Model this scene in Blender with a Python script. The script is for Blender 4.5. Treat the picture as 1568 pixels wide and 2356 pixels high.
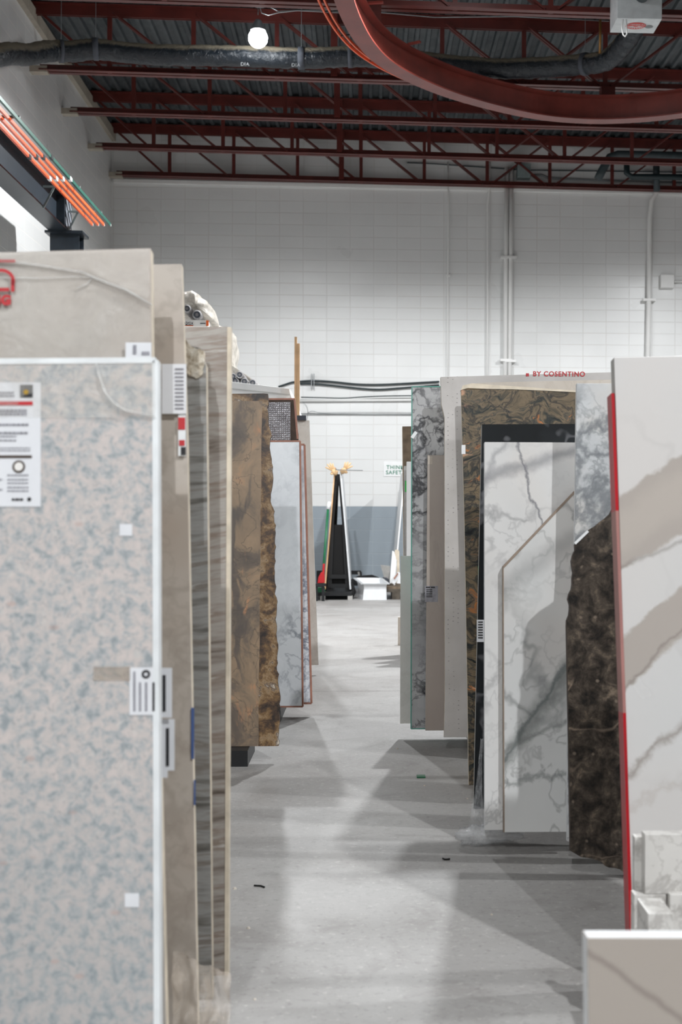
import bpy, bmesh, math, random
from mathutils import Vector, Matrix, noise as mnoise
random.seed(7)
R = math.radians
for o in list(bpy.data.objects): bpy.data.objects.remove(o)
scn = bpy.context.scene
COL = scn.collection

# ------------------------------------------------------------------ camera, world, lights, exposure
F, PX, PY, H = 3000.0, 990.0, 1190.0, 1.22
YAW = math.atan(150 / 3000); ROLL = 0.003
fw = Vector((math.sin(YAW), math.cos(YAW), 0)); rt0 = Vector((math.cos(YAW), -math.sin(YAW), 0)); up0 = Vector((0, 0, 1))
rt = rt0 * math.cos(ROLL) + up0 * math.sin(ROLL); up = up0 * math.cos(ROLL) - rt0 * math.sin(ROLL)
CAM = Vector((0, 0, H))
cd = bpy.data.cameras.new('camera'); cam = bpy.data.objects.new('camera', cd); COL.objects.link(cam)
m = Matrix((rt, up, -fw)).transposed().to_4x4(); m.translation = CAM; cam.matrix_world = m
cd.sensor_fit = 'VERTICAL'; cd.sensor_height = 36; cd.sensor_width = 24; cd.lens = F / 2356 * 36
cd.shift_x = -(PX - 784) / 2356; cd.shift_y = (PY - 1178) / 2356
cd.clip_start = 0.05; cd.clip_end = 200
cd.dof.use_dof = True; cd.dof.focus_distance = 7.0; cd.dof.aperture_fstop = 4.6
scn.camera = cam
scn.view_settings.view_transform = 'Standard'; scn.view_settings.look = 'None'
scn.view_settings.gamma = 1; scn.view_settings.exposure = 0.15
w = bpy.data.worlds.new('world'); scn.world = w; w.use_nodes = True
w.node_tree.nodes['Background'].inputs[0].default_value = (0.6, 0.65, 0.7, 1)
w.node_tree.nodes['Background'].inputs[1].default_value = 0.1
LAMPS = [(-1.3, 15.7, 6.95, 1150), (6.2, 15.9, 6.95, 1700), (1.15, 13.0, 7.0, 1850), (6.2, 4.6, 7.0, 1100),
         (3.05, -0.9, 7.0, 1800), (-1.2, -4.5, 7.0, 1500)]  # last entry is an unseen fill added to brighten the right stack faces

def ray(x, y):
    return (fw + rt * ((x - PX) / F) - up * ((y - PY) / F))
def P(x, y, Y):
    d = ray(x, y); return CAM + d * (Y / d.y)
def PZ(x, y, z):
    d = ray(x, y); return CAM + d * ((z - H) / d.z)
WY = 22.3
def W(x, y, off=0.0): return P(x, y, WY - off)

# ------------------------------------------------------------------ materials
def lin(v):
    v /= 255.0
    return v / 12.92 if v <= 0.04045 else ((v + 0.055) / 1.055) ** 2.4
def C(r, g, b): return (lin(r), lin(g), lin(b), 1)
class T:
    """small node helper"""
    def __init__(s, name, rough=0.5, metal=0.0, spec=0.5):
        s.m = bpy.data.materials.new(name); s.m.use_nodes = True; s.nt = s.m.node_tree
        s.b = s.nt.nodes['Principled BSDF']; s.b.inputs['Roughness'].default_value = rough
        s.b.inputs['Metallic'].default_value = metal; s.b.inputs['Specular IOR Level'].default_value = spec
        s.co = s.nt.nodes.new('ShaderNodeTexCoord').outputs['Object']
    def n(s, t, **k):
        nd = s.nt.nodes.new(t)
        for a, v in k.items(): setattr(nd, a, v)
        return nd
    def lk(s, a, b):
        if hasattr(a, 'node'): s.nt.links.new(a, b)
        else: b.default_value = a
    def math(s, op, a, b=0.0, c=0.0, clamp=False):
        nd = s.n('ShaderNodeMath', operation=op, use_clamp=clamp)
        s.lk(a, nd.inputs[0]); s.lk(b, nd.inputs[1]); s.lk(c, nd.inputs[2]); return nd.outputs[0]
    def map(s, sc=(1, 1, 1), rot=(0, 0, 0), loc=(0, 0, 0), v=None):
        nd = s.n('ShaderNodeMapping'); s.lk(v if v is not None else s.co, nd.inputs['Vector'])
        nd.inputs['Scale'].default_value = sc; nd.inputs['Rotation'].default_value = rot; nd.inputs['Location'].default_value = loc
        return nd.outputs[0]
    def noise(s, scale, detail=3, rough=0.5, dist=0.0, v=None, out='Fac'):
        nd = s.n('ShaderNodeTexNoise'); nd.inputs['Scale'].default_value = scale; nd.inputs['Detail'].default_value = detail
        nd.inputs['Roughness'].default_value = rough; nd.inputs['Distortion'].default_value = dist
        s.lk(v if v is not None else s.co, nd.inputs['Vector']); return nd.outputs[out]
    def voro(s, scale, v=None, feature='F1', out='Distance', rnd=1.0):
        nd = s.n('ShaderNodeTexVoronoi', feature=feature); nd.inputs['Scale'].default_value = scale
        nd.inputs['Randomness'].default_value = rnd
        s.lk(v if v is not None else s.co, nd.inputs['Vector']); return nd.outputs[out]
    def sep(s, v=None):
        nd = s.n('ShaderNodeSeparateXYZ'); s.lk(v if v is not None else s.co, nd.inputs[0]); return nd.outputs
    def comb(s, x, y, z):
        nd = s.n('ShaderNodeCombineXYZ'); s.lk(x, nd.inputs[0]); s.lk(y, nd.inputs[1]); s.lk(z, nd.inputs[2]); return nd.outputs[0]
    def ramp(s, fac, stops, interp='LINEAR'):
        nd = s.n('ShaderNodeValToRGB'); nd.color_ramp.interpolation = interp; e = nd.color_ramp.elements
        while len(e) < len(stops): e.new(0.5)
        for i, (p, c) in enumerate(stops): e[i].position = p; e[i].color = c
        s.lk(fac, nd.inputs[0]); return nd.outputs[0]
    def mr(s, v, a, b, c=0.0, d=1.0):
        nd = s.n('ShaderNodeMapRange', interpolation_type='SMOOTHSTEP'); s.lk(v, nd.inputs[0])
        nd.inputs[1].default_value = a; nd.inputs[2].default_value = b; nd.inputs[3].default_value = c; nd.inputs[4].default_value = d
        return nd.outputs[0]
    def mix(s, f, a, b, mode='MIX'):
        nd = s.n('ShaderNodeMix', data_type='RGBA', blend_type=mode); s.lk(f, nd.inputs[0]); s.lk(a, nd.inputs[6]); s.lk(b, nd.inputs[7])
        return nd.outputs[2]
    def warp(s, amt, scale, v=None, detail=3):
        c = s.noise(scale, detail, v=v, out='Color')
        a = s.n('ShaderNodeVectorMath', operation='SUBTRACT'); s.lk(c, a.inputs[0]); a.inputs[1].default_value = (.5, .5, .5)
        b = s.n('ShaderNodeVectorMath', operation='SCALE'); s.lk(a.outputs[0], b.inputs[0]); b.inputs['Scale'].default_value = amt
        d = s.n('ShaderNodeVectorMath', operation='ADD'); s.lk(b.outputs[0], d.inputs[0]); s.lk(v if v is not None else s.co, d.inputs[1])
        return d.outputs[0]
    def vein(s, scale, width, v=None, detail=4, rough=0.55, dist=0.0):
        f = s.noise(scale, detail, rough, dist, v)
        return s.mr(s.math('ABSOLUTE', s.math('SUBTRACT', f, 0.5)), 0, width, 1, 0)
    def band(s, u0, v0, u1, v1, hw, amp=0.05, ns=4.0, soft=0.01, detail=5):
        """a vein running along the line (u0,v0)-(u1,v1) of the face, half width hw"""
        L = math.hypot(u1 - u0, v1 - v0); nx, nz = -(v1 - v0) / L, (u1 - u0) / L
        o = s.sep(); d = s.math('ADD', s.math('MULTIPLY', s.math('SUBTRACT', o[0], u0), nx), s.math('MULTIPLY', s.math('SUBTRACT', o[2], v0), nz))
        n_ = s.math('MULTIPLY', s.math('SUBTRACT', s.noise(ns, detail, 0.6), 0.5), amp)
        return s.mr(s.math('ABSOLUTE', s.math('ADD', d, n_)), hw - soft, hw + soft, 1, 0)
    def done(s, col, bump=None, bs=0.2, bd=0.01, rough=None):
        s.lk(col, s.b.inputs['Base Color'])
        if rough is not None: s.lk(rough, s.b.inputs['Roughness'])
        if bump is not None:
            nd = s.n('ShaderNodeBump'); nd.inputs['Strength'].default_value = bs; nd.inputs['Distance'].default_value = bd
            s.lk(bump, nd.inputs['Height']); s.nt.links.new(nd.outputs[0], s.b.inputs['Normal'])
        return s.m
M = {}
def plain(name, rgb, rough=0.5, metal=0.0, var=0.06, ns=12.0, bump=0.0):
    t = T(name, rough, metal); c = C(*rgb); n_ = t.noise(ns, 4)
    lo = tuple(v * (1 - var * 2) for v in c[:3]) + (1,); hi = tuple(min(1, v * (1 + var)) for v in c[:3]) + (1,)
    M[name] = t.done(t.ramp(n_, [(0.3, lo), (0.7, hi)]), n_ if bump else None, bump, 0.01)
    return M[name]
plain('red_steel', (92, 36, 30), 0.42, 0, 0.14, 5)
plain('ring_red', (120, 54, 46), 0.4, 0, 0.12, 4)
plain('bearing_white', (176, 168, 154), 0.7)
plain('navy_steel', (38, 46, 54), 0.4, 0, 0.1)
plain('black_steel', (22, 24, 27), 0.45)
plain('black_matte', (14, 14, 15), 0.8)
plain('orange_bar', (232, 98, 52), 0.4)
plain('green_bar', (44, 92, 80), 0.4)
plain('galv', (150, 154, 156), 0.35, 0.6)
plain('painted_pipe', (238, 238, 236), 0.4, 0, 0.01)
plain('dark_pipe', (58, 68, 72), 0.5)
plain('cable_black', (26, 42, 46), 0.45)
plain('grey_box', (120, 132, 132), 0.5)
plain('heater_white', (205, 210, 212), 0.4)
plain('logo_red', (196, 48, 40), 0.5)
plain('logo_grey', (120, 122, 124), 0.5)
plain('white_plastic', (236, 238, 240), 0.35, 0, 0.02)
plain('white_board', (240, 241, 241), 0.5, 0, 0.02)
plain('paper', (226, 228, 232), 0.6, 0, 0.02)
plain('ink', (28, 28, 32), 0.6)
plain('ink_grey', (150, 150, 158), 0.6, 0, 0.1, 60)
plain('label_red', (190, 36, 44), 0.5)
plain('label_brown', (64, 48, 34), 0.5)
plain('gold', (176, 140, 40), 0.5)
plain('steel_sink', (205, 208, 210), 0.35, 0.3, 0.03)
plain('wood_plank', (232, 190, 146), 0.6, 0, 0.12, 9)
plain('wood_old', (120, 104, 86), 0.8, 0, 0.2, 14)
plain('glove_tan', (232, 196, 150), 0.8)
plain('red_plastic', (186, 30, 36), 0.4)
plain('green_plastic', (32, 110, 72), 0.45)
plain('roll_grey', (168, 166, 166), 0.8, 0, 0.2, 30)
plain('roll_core', (120, 118, 120), 0.8)
plain('carton_white', (236, 234, 230), 0.6, 0, 0.02)
plain('carton_orange', (236, 110, 50), 0.6)
plain('edge_cream', (226, 214, 194), 0.7, 0, 0.1, 20)
plain('edge_grey', (176, 174, 170), 0.7, 0, 0.08, 20)
plain('edge_white', (226, 228, 230), 0.5, 0, 0.04, 20)
plain('edge_copper', (168, 118, 100), 0.5, 0, 0.1, 20)
plain('edge_red', (176, 14, 28), 0.35, 0, 0.12, 3)
plain('edge_red_reflection', (168, 118, 112), 0.45, 0, 0.12, 3)  # red band with a pale reflection painted into its colour
plain('edge_teal', (96, 160, 148), 0.2, 0, 0.08, 20)
plain('edge_dark', (70, 54, 44), 0.7, 0, 0.2, 25)
plain('tape_green', (60, 190, 84), 0.5)
plain('tape_blue', (70, 96, 150), 0.5)
plain('tape_white', (232, 236, 238), 0.4)
plain('rack_wood', (92, 84, 74), 0.8, 0, 0.2)
plain('stone_chip_mat', (214, 206, 194), 0.7)
plain('sign_green', (44, 128, 100), 0.6)
plain('foam_dark', (72, 76, 84), 0.8)
plain('brass', (150, 110, 60), 0.4, 0.6)
def emissive():
    m_ = bpy.data.materials.new('lamp_glow'); m_.use_nodes = True; b = m_.node_tree.nodes['Principled BSDF']
    b.inputs['Emission Color'].default_value = (0.95, 0.98, 1, 1); b.inputs['Emission Strength'].default_value = 60
    b.inputs['Base Color'].default_value = (1, 1, 1, 1); return m_
M['lamp_glow'] = emissive()
def plastic(name, rgb, alpha, rough=0.25):
    t = T(name, rough); t.b.inputs['Base Color'].default_value = C(*rgb)
    n_ = t.noise(9, 4, 0.6, 0.8)
    t.lk(t.mr(n_, 0.3, 0.75, alpha * 0.55, min(1, alpha * 1.5)), t.b.inputs['Alpha'])
    nd = t.n('ShaderNodeBump'); nd.inputs['Strength'].default_value = 0.5; nd.inputs['Distance'].default_value = 0.02
    t.lk(t.noise(14, 5, 0.6, 1.5), nd.inputs['Height']); t.nt.links.new(nd.outputs[0], t.b.inputs['Normal'])
    M[name] = t.m
plastic('film', (225, 222, 216), 0.22)
plastic('film_thick', (196, 184, 170), 0.5)
plastic('film_clear', (230, 232, 234), 0.34, 0.15)
plastic('film_bag', (206, 200, 190), 0.9, 0.3)

# painted block walls
def wall_mat(name, axis, off, base=(231, 232, 231), dado=(150, 160, 168)):
    t = T(name, 0.38); o = t.sep()
    v = t.comb(t.math('ADD', o[axis], off), o[2], 0.0)
    br = t.n('ShaderNodeTexBrick', offset=0.0, squash=1.0); t.lk(v, br.inputs['Vector'])
    br.inputs['Scale'].default_value = 1; br.inputs['Brick Width'].default_value = 0.4; br.inputs['Row Height'].default_value = 0.2
    br.inputs['Mortar Size'].default_value = 0.006; br.inputs['Mortar Smooth'].default_value = 0.5
    mort = br.outputs['Fac']
    n1 = t.noise(1.2, 4); n2 = t.noise(90, 2)
    wc = t.ramp(n1, [(0.3, C(*[c - 5 for c in base])), (0.7, C(*base))])
    per = t.noise(2.5, 0, v=t.comb(t.math('FLOOR', t.math('DIVIDE', t.math('ADD', o[axis], off), 0.4)), t.math('FLOOR', t.math('DIVIDE', o[2], 0.2)), 0.3))
    wc = t.mix(t.mr(per, 0.3, 0.8, 0, 0.35), wc, C(*[c - 12 for c in base]))
    dc = t.ramp(n1, [(0.3, C(*[c - 5 for c in dado])), (0.7, C(*dado))])
    dd = t.math('LESS_THAN', o[2], 1.402)
    c = t.mix(dd, wc, dc)
    jf = t.math('MULTIPLY', mort, t.mr(t.noise(0.9, 2), 0.35, 0.65, 0.2, 0.65) if axis == 0 else 0.9)
    c = t.mix(jf, c, t.mix(dd, C(244, 242, 238) if axis == 1 else C(212, 208, 203), C(176, 184, 190)))
    bm_ = t.math('ADD', t.math('MULTIPLY', mort, -1.0), t.math('MULTIPLY', n2, 0.12))
    return t.done(c, bm_, 0.55, 0.006, t.mr(n1, 0.2, 0.8, 0.26, 0.42))
jx = W(316, 470).x
M['wall_back'] = wall_mat('painted_block_back', 0, -jx + 4.0)
M['wall_left'] = wall_mat('painted_block_left', 1, 0.1)
def floor_mat():
    t = T('concrete_floor', 0.5); o = t.sep()
    c = t.ramp(t.noise(0.9, 6, 0.6, 0.4), [(0.3, C(146, 143, 140)), (0.5, C(157, 155, 153)), (0.7, C(168, 167, 165))])
    c = t.mix(t.mr(t.noise(3.5, 6, 0.65, 0.8), 0.48, 0.7, 0, 0.5), c, C(126, 122, 119))
    c = t.mix(t.mr(t.noise(45, 4, 0.7), 0.52, 0.7, 0, 0.4), c, C(104, 101, 98))
    c = t.mix(t.mr(t.noise(38, 3, 0.7, v=t.map(loc=(5, 3, 0))), 0.56, 0.72, 0, 0.5), c, C(196, 194, 190))
    sp = t.voro(6, t.warp(0.2, 3)); c = t.mix(t.mr(sp, 0.02, 0.035, 0.7, 0), c, C(90, 86, 84))
    jl = t.mr(t.math('ABSOLUTE', t.math('ADD', t.math('SUBTRACT', o[1], 9.15), t.math('MULTIPLY', t.math('SUBTRACT', t.noise(12, 3), 0.5), 0.02))), 0.004, 0.012, 0.75, 0)
    c = t.mix(jl, c, C(92, 88, 86))
    for (sx, sy) in ((798, 1674), (742, 1930)):
        q = PZ(sx, sy, 0); d = t.n('ShaderNodeVectorMath', operation='DISTANCE'); t.lk(t.co, d.inputs[0]); d.inputs[1].default_value = q
        near = t.mr(d.outputs['Value'], 0.02, 0.10, 1, 0)
        sc = t.mr(t.math('ABSOLUTE', t.math('SUBTRACT', t.noise(38, 3, 0.6, 1.4), 0.5)), 0.0, 0.03, 1, 0)
        c = t.mix(t.math('MULTIPLY', t.math('MULTIPLY', near, sc), 0.6), c, C(90, 84, 82))
    b = t.noise(70, 4, 0.7)
    return t.done(c, b, 0.12, 0.004, t.mr(t.noise(2, 5), 0.3, 0.7, 0.42, 0.62))
M['floor'] = floor_mat()
def deck_mat():
    t = T('galvanised_deck', 0.5, 0.1)
    c = t.ramp(t.noise(0.8, 5, 0.6, v=t.map(sc=(3, 0.6, 1))), [(0.3, C(52, 58, 61)), (0.7, C(84, 90, 93))])
    return t.done(c, rough=t.mr(t.noise(3, 3), 0.3, 0.7, 0.35, 0.6))
M['deck'] = deck_mat()
plain('plain_wall', (120, 118, 116), 0.6, 0, 0.03)

# ------------------------------------------------------------------ mesh building
class MB:
    def __init__(s): s.v = []; s.f = []; s.mi = []
    def add(s, vs, fs, mi=0):
        b = len(s.v); s.v += [Vector(p) for p in vs]; s.f += [[b + i for i in f] for f in fs]; s.mi += [mi] * len(fs); return s
    def box(s, a, b, mi=0):
        x0, y0, z0 = a; x1, y1, z1 = b
        return s.add([(x0, y0, z0), (x1, y0, z0), (x1, y1, z0), (x0, y1, z0), (x0, y0, z1), (x1, y0, z1), (x1, y1, z1), (x0, y1, z1)],
                     [(0, 3, 2, 1), (4, 5, 6, 7), (0, 1, 5, 4), (1, 2, 6, 5), (2, 3, 7, 6), (3, 0, 4, 7)], mi)
    def bar(s, p, q, a, b, upv=(0, 0, 1), mi=0):
        p = Vector(p); q = Vector(q); d = (q - p).normalized(); u = Vector(upv)
        if abs(d.dot(u)) > 0.98: u = Vector((0, 1, 0))
        x = d.cross(u).normalized() * a / 2; y = x.cross(d).normalized() * b / 2
        vs = [p - x - y, p + x - y, p + x + y, p - x + y, q - x - y, q + x - y, q + x + y, q - x + y]
        return s.add(vs, [(0, 1, 2, 3), (7, 6, 5, 4), (4, 5, 1, 0), (5, 6, 2, 1), (6, 7, 3, 2), (7, 4, 0, 3)], mi)
    def tube(s, pts, r, seg=10, mi=0, cap=True, rf=None):
        pts = [Vector(p) for p in pts]; n = len(pts); rings = []; prev = None
        for i, p in enumerate(pts):
            d = (pts[min(i + 1, n - 1)] - pts[max(i - 1, 0)]).normalized()
            if prev is None:
                u = d.orthogonal().normalized()
            else:
                u = (prev - d * prev.dot(d)).normalized()
            prev = u; w_ = d.cross(u); rr = r if not hasattr(r, '__len__') else r[i]
            rings.append([p + (u * math.cos(2 * math.pi * k / seg) + w_ * math.sin(2 * math.pi * k / seg)) * (rr * (rf(i, k) if rf else 1)) for k in range(seg)])
        vs = [q for g in rings for q in g]; fs = []
        for i in range(n - 1):
            for k in range(seg):
                a = i * seg + k; b = i * seg + (k + 1) % seg; fs.append((a, b, b + seg, a + seg))
        if cap: fs.append(tuple(range(seg))[::-1]); fs.append(tuple((n - 1) * seg + k for k in range(seg)))
        return s.add(vs, fs, mi)
    def prism(s, poly, y0, y1, mi=0):
        """poly: (x, z) outline extruded along y"""
        n = len(poly); vs = [(x, y0, z) for x, z in poly] + [(x, y1, z) for x, z in poly]
        fs = [tuple(range(n)), tuple(range(2 * n - 1, n - 1, -1))] + [(i, i + n, (i + 1) % n + n, (i + 1) % n) for i in range(n)]
        return s.add(vs, fs, mi)
    def build(s, name, mats, parent=None, mat=None, smooth=False, bevel=0.0):
        me = bpy.data.meshes.new(name); me.from_pydata([tuple(v) for v in s.v], [], s.f)
        if not isinstance(mats, (list, tuple)): mats = [mats]
        for x in mats: me.materials.append(M[x] if isinstance(x, str) else x)
        for p, i in zip(me.polygons, s.mi): p.material_index = i; p.use_smooth = smooth
        bm = bmesh.new(); bm.from_mesh(me); bmesh.ops.recalc_face_normals(bm, faces=bm.faces)
        if bevel: bmesh.ops.bevel(bm, geom=[e for e in bm.edges if len(e.link_faces) == 2 and e.calc_face_angle(0) > 0.6], offset=bevel, segments=2, affect='EDGES', profile=0.6)
        bm.to_mesh(me); bm.free()
        o = bpy.data.objects.new(name, me); COL.objects.link(o)
        if mat is not None: o.matrix_basis = mat
        if parent is not None: attach(o, parent)
        return o
def wm(o):
    if o.parent is None: return o.matrix_basis.copy()
    return wm(o.parent) @ o.matrix_parent_inverse @ o.matrix_basis
def attach(o, p, local=False):
    o.parent = p; o.matrix_parent_inverse = Matrix() if local else wm(p).inverted()
def tag(o, label, cat, group=None, kind=None):
    o['label'] = label; o['category'] = cat
    if group: o['group'] = group
    if kind: o['kind'] = kind
    return o
def thing(name, loc, label, cat, group=None, rz=0):
    o = bpy.data.objects.new(name, None); COL.objects.link(o); o.empty_display_size = 0.1
    o.matrix_basis = Matrix.Translation(Vector(loc)) @ Matrix.Rotation(rz, 4, 'Z'); return tag(o, label, cat, group)
def struct(o): o['kind'] = 'structure'; return o
def copy_tree(o, parent=None):
    c = o.copy(); COL.objects.link(c)
    if parent is not None:
        inv = o.matrix_parent_inverse.copy(); c.parent = parent; c.matrix_parent_inverse = inv
    for ch in list(o.children): copy_tree(ch, c)
    return c
def center(o):
    """move a world-coordinate mesh's origin to its base"""
    me = o.data; xs = [v.co for v in me.vertices]
    c = Vector((sum(v.x for v in xs) / len(xs), sum(v.y for v in xs) / len(xs), min(v.z for v in xs)))
    me.transform(Matrix.Translation(-c)); o.matrix_basis = Matrix.Translation(c); return o
def text_mesh(body, size, bold=0.0):
    cu = bpy.data.curves.new('t', 'FONT'); cu.body = body; cu.size = size; cu.align_x = 'CENTER'; cu.align_y = 'CENTER'
    cu.extrude = 0.0004; cu.offset = bold; cu.space_character = 1.12; ob = bpy.data.objects.new('t', cu); COL.objects.link(ob)
    dg = bpy.context.evaluated_depsgraph_get(); dg.update()
    me = bpy.data.meshes.new_from_object(ob.evaluated_get(dg)); bpy.data.objects.remove(ob); bpy.data.curves.remove(cu); return me
def text_obj(name, body, size, mat, mtx, parent=None, bold=0.0, local=False):
    me = text_mesh(body, size, bold); me.materials.clear(); me.materials.append(M[mat])
    o = bpy.data.objects.new(name, me); COL.objects.link(o); o.matrix_basis = mtx
    if parent is not None: attach(o, parent, local)
    return o
FACE = Matrix.Rotation(R(90), 4, 'X')      # text in the xz plane facing -y

# ------------------------------------------------------------------ room shell
XL, XR, YB, Y0 = -4.3, 11.5, WY, -5.0
def roof_z(x): return 7.80 - 0.0115 * (x - XL)
struct(MB().box((XL - .2, Y0 - .2, -.15), (XR + .2, YB + .2, 0)).build('floor', 'floor'))
wb = MB().box((XL - .2, YB, 0), (XR + .2, YB + .2, 8.2)); struct(wb.build('wall_back', 'wall_back'))
struct(MB().box((XL - .2, Y0, 0), (XL, YB, 8.2)).build('wall_left', 'wall_left'))
struct(MB().box((XR, Y0, 0), (XR + .2, YB, 8.2)).build('wall_right', 'plain_wall'))
struct(MB().box((XL - .2, Y0 - .2, 0), (XR + .2, Y0, 8.2)).build('wall_front', 'plain_wall'))
# fluted roof deck
mb = MB(); prof = []; x = XL
while x < XR:
    for dx, dz in ((0, 0), (0.045, 0), (0.062, 0.042), (0.138, 0.042), (0.155, 0)): prof.append((x + dx, roof_z(x + dx) + dz))
    x += 0.155
vs = []; fs = []
for (px_, pz_) in prof: vs += [(px_, Y0, pz_), (px_, YB, pz_)]
for i in range(len(prof) - 1): fs.append((2 * i, 2 * i + 1, 2 * i + 3, 2 * i + 2))
mb.add(vs, fs); dk = mb.build('ceiling', 'deck'); struct(dk)
md = dk.modifiers.new('t', 'SOLIDIFY'); md.thickness = 0.02; md.offset = 1
struct(MB().box((XL - .2, Y0, 8.0), (XR + .2, YB + .2, 8.1)).build('trim_1', 'black_matte'))
# bond beam lip under the joist line on the back wall, and ledger angle along the left wall
mb = MB(); a, b = W(262, 417), W(1568, 441); mb.prism([(a.x, a.z - .03), (XR, b.z - .03 - (XR - b.x) * .0115), (XR, b.z + .03 - (XR - b.x) * .0115), (a.x, a.z + .03)], YB - .05, YB + .01)
struct(mb.build('trim_2', 'painted_pipe'))
struct(MB().box((XL - .01, Y0, 7.56), (XL + .07, YB, 7.72)).build('trim_3', 'bearing_white'))

# ------------------------------------------------------------------ roof joists
JY = [14.5, 16.96, 18.7, 20.45, 22.1]
def jz(x): return 6.93 - 0.0115 * (x - XL)      # bottom chord
def joist():
    y = JY[0]; t = thing('roof_joist', (XL, y, jz(XL)), '', 'roof joist', 'red steel joists carrying the roof deck')
    xe = XR
    for dy, nm in ((-1, 0), (1, 0)):
        pass
    mb = MB()
    for s_ in (-1, 1):
        mb.bar((XL + .12, y + s_ * .055, jz(XL)), (xe, y + s_ * .055, jz(xe)), .075, .012); mb.bar((XL + .12, y + s_ * .022, jz(XL) + .04), (xe, y + s_ * .022, jz(xe) + .04), .012, .08)
    mb.build('bottom_chord', 'red_steel', t)
    mb = MB(); 
    for s_ in (-1, 1):
        mb.bar((XL + .02, y + s_ * .06, roof_z(XL) - .02), (xe, y + s_ * .06, roof_z(xe) - .02), .085, .014)
        mb.bar((XL + .02, y + s_ * .024, roof_z(XL) - .085), (xe, y + s_ * .024, roof_z(xe) - .085), .014, .13)
    mb.build('top_chord', 'red_steel', t)
    MB().box((XL, y - .07, jz(XL) - .03), (XL + .22, y + .07, jz(XL) + .05)).build('bearing_seat', 'bearing_white', t)
    x = -3.3; xs = []
    while x < xe: xs.append(x); x += 1.07
    mid = 3.1
    for x in xs:
        MB().bar((x, y, jz(x)), (x, y, roof_z(x) - .05), .055, .05, (0, 1, 0)).build('web_post', 'red_steel', t)
        if x < mid - .3: x1 = x + 1.0
        else: x1 = x - 1.0
        mb = MB()
        for s_ in (-1, 1):
            o_ = .035
            mb.bar((x + (.05 if x1 > x else -.05) , y + s_ * o_, roof_z(x) - .1), (x1, y + s_ * o_, jz(x1) + .03), .022, .05, (0, 1, 0))
        mb.build('web_diagonal', 'red_steel', t)
    MB().bar((XL + .1, y, roof_z(XL) - .1), (-3.36, y, jz(-3.3) + .03), .035, .045, (0, 1, 0)).build('web_diagonal', 'red_steel', t)
    return t
J = joist(); JL = ['nearest visible red roof joist crossing above the top of the room', 'red roof joist running just behind the black flexible duct', 'middle red roof joist, third out from the back wall', 'red roof joist one bay out from the white back wall', 'red roof joist tight against the back wall, pale wall showing through its webs']
J['label'] = JL[0]; JS = [J]
for i in range(1, 5):
    c = copy_tree(J); c.location.y = JY[i]; c['label'] = JL[i]; JS.append(c)
# bridging row: one vertical brace between chords of each joist, running over the rows
for i in range(1, 5):
    y = JY[i] - .09; x = -0.42
    o = center(MB().bar((x, y, jz(x) + .02), (x, y, roof_z(x) - .03), .085, .05, (0, 1, 0)).build('bridging_post', 'red_steel'))
    tag(o, 'thick red bridging post bolted to ' + ['', 'the joist behind the black duct', 'the middle roof joist', 'the joist one bay out from the back wall', 'the joist against the back wall'][i], 'steel post')

# ------------------------------------------------------------------ curved monorail
import cmath
RZ = 6.35
fit = [PZ(x, y, RZ) for x, y in ((735, -140), (747, -85), (758, -40), (769, 5), (791, 56), (819, 102), (866, 150), (947, 194), (1044, 231), (1176, 265), (1278, 281), (1406, 286), (1568, 273), (1680, 248), (1790, 210))]
rp_ = []
for i in range(len(fit) - 1):
    a = fit[max(i - 1, 0)]; b = fit[i]; c = fit[i + 1]; d = fit[min(i + 2, len(fit) - 1)]
    for k in range(8):
        s_ = k / 8; rp_.append(0.5 * ((2 * b) + (c - a) * s_ + (2 * a - 5 * b + 4 * c - d) * s_ ** 2 + (3 * b - a - 3 * c + d) * s_ ** 3))
rp_.append(fit[-1])
for _ in range(12): rp_ = [rp_[0]] + [(rp_[i - 1] + rp_[i] * 2 + rp_[i + 1]) / 4 for i in range(1, len(rp_) - 1)] + [rp_[-1]]
nrm = []
for i in range(len(rp_)):
    d = (rp_[min(i + 1, len(rp_) - 1)] - rp_[max(i - 1, 0)]).normalized(); nrm.append(Vector((-d.y, d.x, 0)))   # outward (away from the curve's centre)
def ring_sweep(name, prof, mat, i0, i1, parent=None):
    vs = []; fs = []; n = len(prof)
    for i in range(i0, i1):
        for (dr, z) in prof: q = rp_[i] + nrm[i] * dr; vs.append((q.x, q.y, z))
    m_ = i1 - i0
    for i in range(m_ - 1):
        for k in range(n): fs.append((i * n + k, i * n + (k + 1) % n, (i + 1) * n + (k + 1) % n, (i + 1) * n + k))
    fs.append(tuple(range(n))); fs.append(tuple((m_ - 1) * n + k for k in range(n))[::-1])
    return MB().add(vs, fs).build(name, mat, parent)
NR = len(rp_)
A0, A1 = 0, NR
t = thing('curved_crane_rail', rp_[NR // 2], 'big curved red steel monorail beam hanging under the roof joists', 'crane rail')
ring_sweep('bottom_flange', [(-.20, RZ), (0, RZ), (0, RZ + .018), (-.20, RZ + .018)], 'ring_red', A0, A1, t)
ring_sweep('web', [(-.107, RZ + .018), (-.093, RZ + .018), (-.093, RZ + .30), (-.107, RZ + .30)], 'ring_red', A0, A1, t)
ring_sweep('top_flange', [(-.20, RZ + .30), (0, RZ + .30), (0, RZ + .318), (-.20, RZ + .318)], 'ring_red', A0, A1, t)
for i, dr in enumerate((.14, .20)):
    o = ring_sweep('conductor_bar', [(dr, RZ + .12), (dr + .016, RZ + .12), (dr + .016, RZ + .15), (dr, RZ + .15)], 'orange_bar', 0, 66)
    tag(center(o), ['orange conductor bar following the curved rail, the one closer to it', 'orange conductor bar following the curved rail, the outer one'][i], 'conductor bar')
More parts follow.
